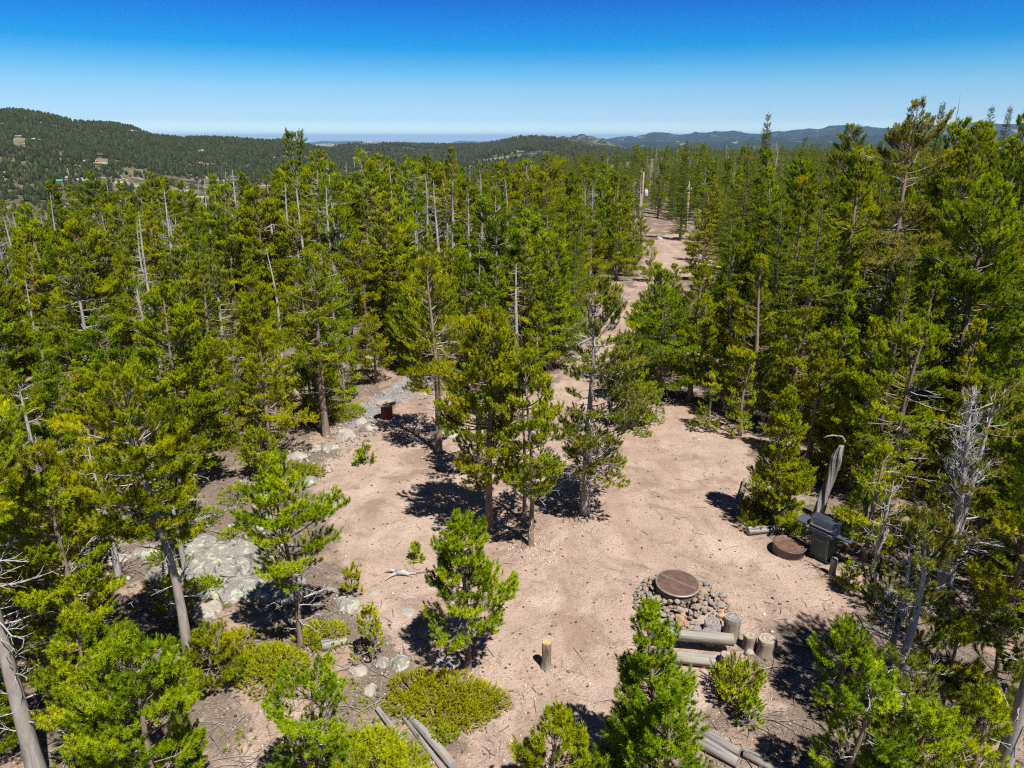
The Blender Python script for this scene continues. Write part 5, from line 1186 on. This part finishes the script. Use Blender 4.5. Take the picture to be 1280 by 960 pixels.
# twisted snag with its hooked top
p = G(1018, 648); h = hgt(p, 556); sg = empty('twisted_snag', p, 0, 'twisted grey dead trunk with a hooked bare branch at its top behind the grill', 'dead trunk')
HEROES.append((p.x, p.y, 1.0))
b = B(); n, k = 60, 56; rings = []
dpt = depth(p); topx = 23 / FPX * dpt
for i in range(n):
    t = i / (n - 1); cx_ = topx * (t ** 1.2) * 0.9 + 0.05 * math.sin(t * 5); cy_ = 0.05 * math.sin(t * 4 + 1); R = 0.128 * (1 + 0.25 * math.sin(t * 7 + 0.6) * t) * (1 - 0.10 * t) * (1 + 0.5 * max(0, 0.12 - t) / 0.12) * (1.0 if t < 0.86 else 1.0 - 0.62 * (t - 0.86) / 0.14); ring = []
    for q_ in range(k):
        a = q_ / k * 6.2832; tw = a + t * 4.6; rad = R * (1 + 0.26 * math.sin(3 * tw) + 0.17 * math.sin(5 * tw + 1) + 0.10 * math.sin(11 * tw + 2) + 0.06 * math.sin(19 * tw + 5 * t)); ring.append(b.bm.verts.new((cx_ + rad * math.cos(a), cy_ + rad * math.sin(a) * 0.8, -0.3 + t * (h + 0.3))))
    rings.append(ring)
for i in range(n - 1):
    for q_ in range(k): b.bm.faces.new((rings[i][q_], rings[i][(q_ + 1) % k], rings[i + 1][(q_ + 1) % k], rings[i + 1][q_]))
b.bm.faces.new(rings[-1]); b.done('trunk', M['snag'], sg, True)
b = B(); b.tube([(topx * 0.85, 0, h - 0.12), (topx * 0.95, -0.02, h + 0.12), (topx * 0.75, -0.05, h + 0.26), (topx * 0.25, -0.06, h + 0.30), (-0.02, -0.05, h + 0.27), (-0.12, -0.04, h + 0.20)], [0.05, 0.034, 0.026, 0.022, 0.018, 0.008], 8); b.done('hooked_branch', M['snag'], sg, True)

# bleached root piece on the dirt
p = G(497, 719); rt = empty('dead_root', p, 0, 'bleached branching root piece lying on the bare dirt', 'dead root')
b = B()
b.tube([(-0.05, 0.02, 0.05), (0.14, 0.0, 0.09), (0.30, -0.06, 0.06)], [0.07, 0.075, 0.035], 9); b.tube([(0.0, 0.02, 0.06), (-0.16, -0.12, 0.06), (-0.26, -0.24, 0.02)], [0.05, 0.035, 0.014], 7)
b.tube([(0.0, 0.03, 0.07), (-0.16, 0.08, 0.09), (-0.32, 0.08, 0.05)], [0.045, 0.028, 0.01], 7); b.tube([(0.25, -0.05, 0.06), (0.36, 0.02, 0.05), (0.5, 0.0, 0.01)], [0.03, 0.02, 0.008], 6)
b.wobble(0.03, 6, 2); b.done('root_body', M['dead'], rt, True)
b = B(); b.tube([(0.45, 0.05, 0.03), (0.75, 0.12, 0.03), (1.05, 0.3, 0.05)], [0.014, 0.012, 0.006], 6); b.done('thin_branch', M['bark_log'], rt, True)
# ------------------------------------------------------------------ rocks
RK = [(246, 716, 26, 14, 0.22, 'rock', 'broken grey ledge at the lower left of the big slab'), (292, 692, 22, 12, 0.25, 'rock', 'cracked grey rock on the upper right of the big slab'), (262, 742, 24, 12, 0.2, 'rock', 'low grey ledge below the middle of the big slab'), (185, 690, 20, 10, 0.25, 'rock', 'grey ledge left of the dark bare trunk'), (330, 700, 20, 12, 0.3, 'rock', 'grey rock between the slab and the leaning bare trunk'),
      (150, 700, 16, 8, 0.3, 'rock_pale', 'pale rock among the scrub at far left of the slab'), (318, 622, 16, 7, 0.25, 'rock_pale', 'flat pale rock left of the dirt rim'), (272, 706, 62, 34, 0.17, 'rock', 'big flat grey boulder slab with pale green lichen in the left forest'), (236, 686, 34, 20, 0.22, 'rock', 'lichen covered rock at the upper left end of the big slab'),
      (300, 740, 38, 26, 0.18, 'rock', 'dark lichen rock at the lower right end of the big slab'), (325, 655, 22, 12, 0.25, 'rock', 'grey boulder right above the big lichen slab'),
      (138, 657, 24, 10, 0.3, 'rock', 'flat pale lichen rock in the left forest'), (160, 620, 20, 9, 0.3, 'rock', 'small lichen rock above the flat one in the left forest'), (258, 765, 18, 13, 0.3, 'rock_pale', 'pale lichened rock below the big slab'),
      (205, 720, 22, 14, 0.3, 'rock', 'grey rock between the dark trunk and the slab'), (352, 742, 30, 18, 0.4, 'rock', 'boulder in the shade under the leaning bare trunk pine'),
      (433, 757, 17, 13, 0.3, 'rock', 'greenish lichen boulder at the left edge of the dirt'), (447, 838, 14, 7, 0.3, 'rock_pale', 'flat pale rock left of the row of lichen stones'), (478, 830, 9, 8, 0.4, 'rock', 'small round lichen stone in the row right of the seedling'),
      (500, 830, 14, 9, 0.45, 'rock', 'grey lichen stone left of the lone young pine'), (463, 862, 10, 7, 0.3, 'rock_pale', 'round pale stone below the lichen stones'), (340, 887, 10, 9, 0.4, 'rock', 'greenish stone below the round juniper'),
      (545, 826, 12, 9, 0.4, 'rock_pale', 'white stone left of the lone young pine'), (558, 834, 10, 7, 0.4, 'rock_pale', 'second white stone beside the lone young pine'), (568, 828, 11, 8, 0.4, 'rock_pale', 'third white stone nearest the lone young pine'),
      (550, 840, 9, 6, 0.4, 'rock_pale', 'white stone at the top edge of the spreading juniper'), (578, 782, 30, 16, 0.35, 'rock', 'big dark boulder in the shadow of the lone young pine'), (540, 790, 18, 10, 0.3, 'rock', 'smaller rock at the shadow edge left of the lone young pine'),
      (700, 882, 5, 5, 0.5, 'rock_pale', 'white stone on the dirt near the bottom edge'), (330, 572, 14, 7, 0.35, 'rock', 'yellowish lichen rock at the left rim of the clearing'), (388, 604, 12, 8, 0.4, 'rock', 'grey rock beside the small juniper at the left rim'),
      (372, 572, 14, 7, 0.3, 'rock_pale', 'flat pale rock at the left rim of the clearing'), (350, 590, 12, 6, 0.3, 'rock_pale', 'pale flat ledge rock left of the clearing'), (432, 548, 13, 9, 0.5, 'rock_pale', 'large pale boulder left of the cable spool'),
      (463, 536, 10, 7, 0.5, 'rock_pale', 'pale boulder in front of the cable spool'), (452, 528, 8, 5, 0.4, 'rock_pale', 'small pale rock just left of the cable spool'), (446, 517, 7, 5, 0.4, 'rock_pale', 'pale rock at the foot of the grey gravel'),
      (412, 560, 12, 6, 0.3, 'rock', 'flat grey rock at the upper left of the dirt'), (395, 562, 10, 6, 0.3, 'rock_pale', 'pale rock between the left rim rocks'),
      (378, 466, 10, 6, 0.4, 'rock', 'greenish boulder deep in the left forest'), (528, 492, 8, 4, 0.35, 'rock', 'low stone at the far edge of the dirt'), (565, 545, 10, 5, 0.3, 'rock_pale', 'pale stones patch at the foot of the round topped pine'),
      (470, 740, 10, 5, 0.15, 'rock_pale', 'flat pale rock flush with the dirt'), (510, 765, 14, 7, 0.12, 'rock_pale', 'broad flat rock flush with the dirt left of the shadow'), (512, 745, 12, 4, 0.12, 'rock_pale', 'thin pale ledge flush with the dirt'),
      (870, 548, 6, 3, 0.3, 'rock', 'small stone at the far right of the dirt'), (590, 292, 4, 3, 0.5, 'rock_pale', 'pale rock deep in the centre forest'), (806, 306, 7, 4, 0.5, 'rock_pale', 'pale boulder beside the far road bend'), (824, 300, 5, 3, 0.5, 'rock_pale', 'small boulder by the far road bend'),
      (1195, 460, 10, 5, 0.3, 'rock_pink', 'pinkish rock in the right forest'), (1062, 655, 8, 6, 0.5, 'rock_orange', 'orange rock in the pile right of the grill'), (1075, 650, 7, 5, 0.5, 'rock_pale', 'pale rock in the pile right of the grill'),
      (1068, 643, 7, 5, 0.5, 'rock_orange', 'tan rock at the back of the pile right of the grill'), (1056, 645, 7, 5, 0.5, 'rock', 'grey rock in the pile right of the grill')]
for i, (u, v, wx, wy, zf, mt, lb) in enumerate(RK):
    p = G(u, v); d = depth(p); sx_ = wx / FPX * d; sy_ = min(wy / FPX * d * 1.7, sx_ * 1.3); o = link('rock', boulder_mesh('rock', 400 + i, sx_, sy_, zf * (sx_ + sy_) * 0.9, 5 if wx > 25 else 4 if wx > 12 else 3, 0.25 if wx < 20 else 0.34, 0.35, 0.10 if wx < 20 else 0.20), M[mt]); o.location = p + Vector((0, 0, -0.02)); o.rotation_euler = (0, 0, (i * 1.7) % 0.8 - 0.4)
    tag(o, lb, 'rock')

# ------------------------------------------------------------------ junipers and seedlings
def juniper(name, blobs, label, cat='juniper', leaf='juniper', tuft=0.10, dens=420, K=30, hf=0.42, seed=1, nl=0.042):
    r = np.random.default_rng(seed); c0 = G(blobs[0][0], blobs[0][1]); root = empty(name, c0, 0, label, cat); cg = Geo(); sg_ = Geo(); TP, TD, TS, TT = [], [], [], []; S0, S1 = [], []
    for (u, v, wx, wy) in blobs:
        p = G(u, v); d = depth(p); rx = wx / FPX * d; el = math.atan2(CAM_H, p.y); ry = wy / FPX * d / max(0.35, math.sin(el)); hz = hf * min(rx, ry) + 0.10
        n = int(dens * rx * ry * 3.14) + 30; q = np.sqrt(r.random(n)); a = r.random(n) * 6.2832
        edge = 1 + 0.5 * fbm(np.cos(a) * 1.7 + seed, np.sin(a) * 1.7, seed, 3); x = rx * q * np.cos(a) * edge; y = ry * q * np.sin(a) * edge
        lump = fbm(x * 3.0 + seed, y * 3.0, 5, 3); keep = (lump > -0.20); x, y, q, a, lump = x[keep], y[keep], q[keep], a[keep], lump[keep]; n = len(x)
        dome = np.clip(1 - q ** 2.4, 0, 1); X_, Y_ = p.x + x, p.y + y; Zg = tz(X_, Y_); z = hz * dome * (0.75 + 1.3 * lump) * r.uniform(0.55, 1.05, n) + 0.05
        P = np.stack([X_ - c0.x, Y_ - c0.y, Zg - c0.z + z], -1); D = nrm(np.stack([x / rx * 0.8, y / ry * 0.8, 0.55 + 0 * x], -1) + r.normal(0, 0.35, (n, 3)))
        TP.append(P); TD.append(D); TS.append(tuft * r.uniform(0.6, 1.3, n)); TT.append(np.clip(0.5 + lump * 0.8 + r.normal(0, 0.15, n), 0, 1))
        m = min(n, 70); S0.append(np.stack([0.2 * x[:m] + p.x - c0.x, 0.2 * y[:m] + p.y - c0.y, np.full(m, 0.02)], -1)); S1.append(P[:m])
    needles(cg, r, np.concatenate(TP), np.concatenate(TD), np.concatenate(TS), np.concatenate(TT), K, nl, 0.013, (60, 20))
    s0, s1 = np.concatenate(S0), np.concatenate(S1); tubes(sg_, np.stack([s0, (s0 + s1) / 2 + [0, 0, -0.02], s1], 1), np.tile([0.012, 0.009, 0.004], (len(s0), 1)), 4)
    link('stem', sg_.mesh('stem', True), M['bark'], root); link('foliage', cg.mesh('foliage'), M[leaf], root); return root
juniper('juniper_shrub', [(555, 878, 56, 30), (520, 868, 38, 20), (598, 880, 36, 18), (575, 900, 34, 16), (505, 885, 24, 12)], 'broad spreading yellow green juniper mat in front of the lone young pine', seed=3)
juniper('juniper_shrub', [(341, 845, 42, 26), (330, 832, 30, 16)], 'round yellow green juniper below the leaning bare trunk pine', seed=5, hf=0.55)
juniper('juniper_shrub', [(408, 797, 30, 13), (385, 806, 20, 10)], 'long low juniper right of the leaning bare trunk pine', seed=7)
juniper('juniper_shrub', [(300, 806, 22, 11)], 'small juniper between the round juniper and the shrubby pine', seed=9)
juniper('juniper_shrub', [(386, 594, 18, 7), (366, 590, 14, 6)], 'small bright juniper at the left rim of the clearing', seed=11, hf=0.5, leaf='pine_fresh')
juniper('juniper_shrub', [(288, 672, 10, 6)], 'tiny yellow juniper on top of the big lichen slab', seed=13, dens=300)
juniper('juniper_shrub', [(265, 735, 24, 12)], 'low yellow green shrub on the lower edge of the lichen slab', seed=14, leaf='pine')
juniper('juniper_shrub', [(435, 520, 20, 9)], 'low yellow green shrub left of the cable spool', seed=15, hf=0.5)
juniper('juniper_shrub', [(460, 940, 46, 20), (430, 955, 40, 18), (500, 955, 30, 14)], 'yellow green ground juniper at bottom edge left of the fallen logs', seed=17)
juniper('juniper_shrub', [(1075, 820, 26, 14)], 'low scrub at the shaded right edge of the clearing', seed=19, leaf='pine', dens=170)
juniper('juniper_shrub', [(215, 700, 30, 15)], 'scrubby green shrub at the left end of the lichen slab', seed=23, leaf='pine', dens=150)
juniper('juniper_shrub', [(555, 925, 16, 8)], 'small juniper sprig beside the lower end of the fallen logs', seed=21)
juniper('juniper_shrub', [(1200, 940, 44, 20), (1165, 955, 34, 16)], 'dark low shrub at bottom right left of the dark trunk', seed=25, leaf='pine', dens=150)
juniper('juniper_shrub', [(300, 622, 22, 11)], 'small green scrub left of the dirt rim above the slab', seed=31, leaf='pine', dens=260)
juniper('juniper_shrub', [(262, 650, 18, 9)], 'low green scrub under the grey twigged pine', seed=33, leaf='pine', dens=260)
juniper('juniper_shrub', [(170, 660, 24, 11)], 'low scrub between rocks in the left forest', seed=35, leaf='pine', dens=240)
juniper('juniper_shrub', [(310, 560, 20, 8)], 'low green scrub at the foot of the dense margin pine', seed=37, leaf='pine', dens=260)
juniper('juniper_shrub', [(120, 735, 26, 12)], 'low yellow green scrub left of the long bare dark trunk', seed=39, dens=260)
# bright spiky young juniper by the bench, and seedlings
tg, cg, dg = pine_geo(501, 0.42, 0.0, 0.46, 'round', dens=5.0, dead=0.0, tuft=0.13, K=34, gap=0.1, r0=0.02, nl=0.05); tree_obj('juniper_shrub', 'spiky bright yellow green young juniper in front of the log bench', 'juniper', None, tg, cg, None, 'pine_fresh', 'bark', G(925, 872))
def seedling(u, v, vt, wpx, label, seed, leaf='pine', **kw):
    p = G(u, v); d = depth(p); h = max(0.15, hgt(p, vt)); tg, cg, dg = pine_geo(seed, h, kw.pop('cb', 0.1), wpx / FPX * d, 'cone', dens=kw.pop('dens', 1.2), dead=kw.pop('dead', 0.2), tuft=0.10, K=26, r0=0.02, nl=0.055, gap=0.15, **kw)
    return tree_obj('pine_seedling', label, 'pine seedling', None, tg, cg, dg, leaf, 'bark_grey', p)
seedling(465, 826, 764, 17, 'small pine seedling with bare grey lower stem left of the lone young pine', 511, cb=0.2, dead=0.8)
seedling(441, 748, 714, 11, 'thin little pine sprig at the left edge of the dirt', 512, dens=0.8)
seedling(458, 579, 562, 9, 'tiny pine seedling on the dirt in front of the cable spool', 513)
seedling(450, 580, 570, 8, 'lower tiny sprig left of the seedling in front of the cable spool', 514)
seedling(520, 700, 690, 4, 'minute green sprig on the bare dirt', 515)
seedling(820, 528, 505, 9, 'small seedling in the shade at the back of the dirt', 516)
seedling(1060, 735, 712, 10, 'yellowish sprig at the right edge of the dirt', 517, leaf='juniper')
seedling(935, 905, 880, 12, 'dark little seedling in the shade at bottom right', 518)

# ------------------------------------------------------------------ uncountable litter: gravel, twigs, grass
rl = np.random.default_rng(99)
def rand_ground(n, umin=-40, umax=1320, vmin=470, vmax=1010, pw=1.0):
    u = rl.uniform(umin, umax, n); v = vmin + (vmax - vmin) * rl.random(n) ** pw
    d = np.stack([(u - CX) / FPX, CP + (CY - v) / FPX * SP, -SP + (CY - v) / FPX * CP], -1); t = -CAM_H / d[:, 2]; return d[:, 0] * t, d[:, 1] * t
def pebbles(name, x, y, s, mat):
    n = len(x); z = tz(x, y); base = np.array([[1, 0, 0], [-1, 0, 0], [0, 1, 0], [0, -1, 0], [0, 0, 1], [0, 0, -1]], float); fc = np.array([(0, 2, 4), (2, 1, 4), (1, 3, 4), (3, 0, 4), (2, 0, 5), (1, 2, 5), (3, 1, 5), (0, 3, 5)])
    V = base[None] * rl.uniform(0.6, 1.2, (n, 6, 1)) * s[:, None, None]; V[..., 2] *= 0.6; a = rl.random(n) * 6.28; c, q = np.cos(a)[:, None], np.sin(a)[:, None]
    V = np.stack([V[..., 0] * c - V[..., 1] * q + x[:, None], V[..., 0] * q + V[..., 1] * c + y[:, None], V[..., 2] + (z + s * 0.2)[:, None]], -1)
    o = link(name, tri_mesh(name, V.reshape(-1, 3), (fc[None] + (np.arange(n) * 6)[:, None, None]).reshape(-1, 3), {'tint': np.repeat(rl.random(n), 6)}), mat); return tag(o, kind='stuff')
k = N('loose gravel'); M['peb'] = k.done(k.bsdf(k.ramp(k.attr('tint'), [(0.0, (0.16, 0.11, 0.09)), (0.3, (0.36, 0.26, 0.20)), (0.6, (0.50, 0.39, 0.31)), (1.0, (0.68, 0.60, 0.53))]), 0.9))
x1, y1 = rand_ground(15000); dn = fbm(x1 * 0.35, y1 * 0.35, 51, 3) + 0.3 * (sdist(x1, y1, BARE) > -1.2); kp = rl.random(len(x1)) < 0.28 + 1.2 * dn
x1, y1 = x1[kp], y1[kp]; pebbles('gravel', x1, y1, np.clip(rl.lognormal(-4.35, 0.5, len(x1)), 0.005, 0.06), M['peb'])
def ringp(u, v, n, r_, sz=0.035):
    p = G(u, v); a = rl.random(n) * 6.28; q = r_ * np.sqrt(rl.random(n)); return p.x + q * np.cos(a), p.y + q * np.sin(a), rl.uniform(0.4, 1.2, n) * sz
xs = [ringp(735, 648, 150, 0.85), ringp(668, 688, 160, 0.75), ringp(548, 572, 110, 0.7), ringp(590, 842, 90, 0.5, 0.02), ringp(575, 500, 200, 1.0, 0.04), ringp(640, 860, 150, 1.1, 0.025), ringp(500, 488, 420, 1.6, 0.03), ringp(460, 510, 300, 1.2, 0.03), ringp(865, 770, 90, 1.0, 0.025)]
rub = [ringp(u, v, n, r_, sz) for (u, v, n, r_, sz) in ((330, 650, 70, 1.3, 0.09), (285, 690, 90, 1.6, 0.10), (235, 725, 80, 1.5, 0.10), (185, 690, 60, 1.6, 0.11), (380, 578, 60, 1.3, 0.09), (415, 552, 70, 1.3, 0.09), (452, 533, 80, 1.2, 0.09), (350, 600, 60, 1.2, 0.08), (150, 655, 50, 1.5, 0.11), (400, 770, 60, 0.9, 0.05), (470, 835, 60, 0.8, 0.05), (560, 500, 60, 1.2, 0.08), (1065, 655, 50, 0.7, 0.09))]
k = N('rubble'); k_v = k.coord(); M['rubble'] = k.done(k.bsdf(k.mix(k.ramp(k.noise(k_v, 7, 5, 0.7), [(0.5, 0.0), (0.6, 0.8)]), k.ramp(k.attr('tint'), [(0.0, (0.09, 0.085, 0.08)), (0.5, (0.22, 0.20, 0.185)), (1.0, (0.42, 0.37, 0.33))]), (0.27, 0.30, 0.21)), 0.9))
pebbles('rubble', *[np.concatenate([q[i] for q in rub]) for i in range(3)], M['rubble'])
pebbles('gravel', *[np.concatenate([q[i] for q in xs]) for i in range(3)], M['peb'])
k = N('cones'); M['cone'] = k.done(k.bsdf(k.ramp(k.attr('tint'), [(0.0, (0.05, 0.035, 0.025)), (1.0, (0.17, 0.12, 0.085))]), 0.9))
x1, y1 = rand_ground(4200, vmin=480); pebbles('cone_litter', x1, y1, 0.010 + 0.035 * rl.random(len(x1)) ** 2, M['cone'])
# fallen twigs and needles on the forest floor
def twigs(name, n, lmin, lmax, r_, mat, cond, v0=430):
    x, y = rand_ground(n, vmin=v0); m = cond(x, y); x, y = x[m], y[m]; n = len(x); L = rl.uniform(lmin, lmax, n) ** 1.0; a = rl.random(n) * 6.28; z = tz(x, y) + 0.012
    b1 = a + rl.normal(0, 0.35, n); P = np.zeros((n, 4, 3)); P[:, 0] = np.stack([x, y, z], -1)
    for i in range(1, 4):
        ang = a + (b1 - a) * i / 2; P[:, i] = P[:, i - 1] + np.stack([np.cos(ang), np.sin(ang), 0 * ang], -1) * (L / 3)[:, None]
        P[:, i, 2] = tz(P[:, i, 0], P[:, i, 1]) + 0.012 + (rl.random(n) * 0.05 * L if i != 2 else 0.03)
    g = Geo(); tubes(g, P, (r_ * (0.5 + L))[:, None] * np.array([1, 0.85, 0.6, 0.25])[None] * rl.uniform(0.6, 1.4, n)[:, None], 4)
    o = link(name, g.mesh(name), mat); return tag(o, kind='stuff')
off = lambda d0: (lambda x, y: sdist(x, y, BARE) > d0)
twigs('forest_litter', 2300, 0.15, 0.85, 0.009, M['litter'], off(0.4)); twigs('forest_litter', 5000, 0.06, 0.35, 0.009, M['bark_log'], off(-0.6)); twigs('forest_litter', 420, 0.1, 0.5, 0.009, M['litter'], lambda x, y: sdist(x, y, BARE) < 0, 500)
# small sprigs and grass in the forest floor
x1, y1 = rand_ground(7000, vmin=440); f_ = fbm(x1 * 0.4, y1 * 0.4, 71, 3); m = (sdist(x1, y1, BARE) > 0.6) & (f_ > 0.03); x1, y1 = x1[m], y1[m]; cg = Geo()
needles(cg, rl, np.stack([x1, y1, tz(x1, y1)], -1), np.tile([0, 0, 1.0], (len(x1), 1)) + rl.normal(0, 0.2, (len(x1), 3)), rl.uniform(0.02, 0.06, len(x1)), rl.random(len(x1)), 16, 0.10, 0.012, (60, 15))
tag(link('ground_plants', cg.mesh('ground_plants'), M['pine']), kind='stuff')

# ------------------------------------------------------------------ labels that single out every tree of the forest
LM = [('the cable spool', 483, 513), ('the twisted snag', 1025, 590), ('the transformer pole', 802, 250), ('the bare utility pole', 857, 262), ('the road bend', 880, 330), ('the lichen slab', 270, 700), ('the tufted trunk', 378, 240),
      ('the silver twig pine', 1185, 560), ('the tallest limber pine', 1088, 250), ('the lush skyline pine', 1152, 260), ('the tall spire', 940, 200), ('the left photo edge', 20, 400), ('the left hill', 90, 270), ('the brown trunked pine', 405, 470),
      ('the road mouth', 760, 390), ('the back row', 870, 440), ('the right photo edge', 1260, 420), ('the bottom right trunk', 1262, 880), ('the bottom left trunk', 35, 850), ('the flat crowned pine', 170, 550), ('the dark topped pine', 567, 260),
      ('the dark layered pine', 682, 260), ('the silver snag', 643, 390), ('the brush topped tree', 125, 390), ('the round skyline pine', 1035, 220), ('the bushy hillside pine', 300, 300), ('the straight dead pole', 496, 290), ('the bleached limber pine', 1108, 780)]
ORD = ['leftmost', 'second from left', 'third from left', 'fourth from left', 'fifth from left', 'sixth from left', 'seventh from left', 'eighth from left', 'ninth from left', 'tenth from left']
buckets = {}
for o, c, d in FILL:
    h = c['h']; sz = 'short' if h < (2.2 if c['kind'] == 'young_pine' else 5.0) else 'middling' if h < (2.8 if c['kind'] == 'young_pine' else 6.6) else 'tall' if h < 8.4 else 'very tall'
    lm = min(LM, key=lambda q: (q[1] - c['u']) ** 2 + ((q[2] - c['v']) * 1.4) ** 2); du, dv = c['u'] - lm[1], c['v'] + 20 - lm[2]
    rel = 'beside' if abs(du) < 14 and abs(dv) < 25 else ('left of' if du < 0 else 'right of') if abs(du) > abs(dv) * 1.2 else ('behind' if dv < 0 else 'in front of')
    dist = 'near' if c['r'] < 24 else 'mid distance' if c['r'] < 50 else 'far'
    buckets.setdefault(f"{sz} {d['phrase']} at {dist} {rel} {lm[0]}".replace('at near ', 'close ').replace('at far ', 'far ').replace('at mid distance ', 'midway '), []).append((c['u'], o))
for lb, L in buckets.items():
    L.sort(key=lambda q: q[0])
    for i, (u, o) in enumerate(L): o['label'] = lb if len(L) == 1 else f"{lb}, {ORD[min(i, 9)]}"
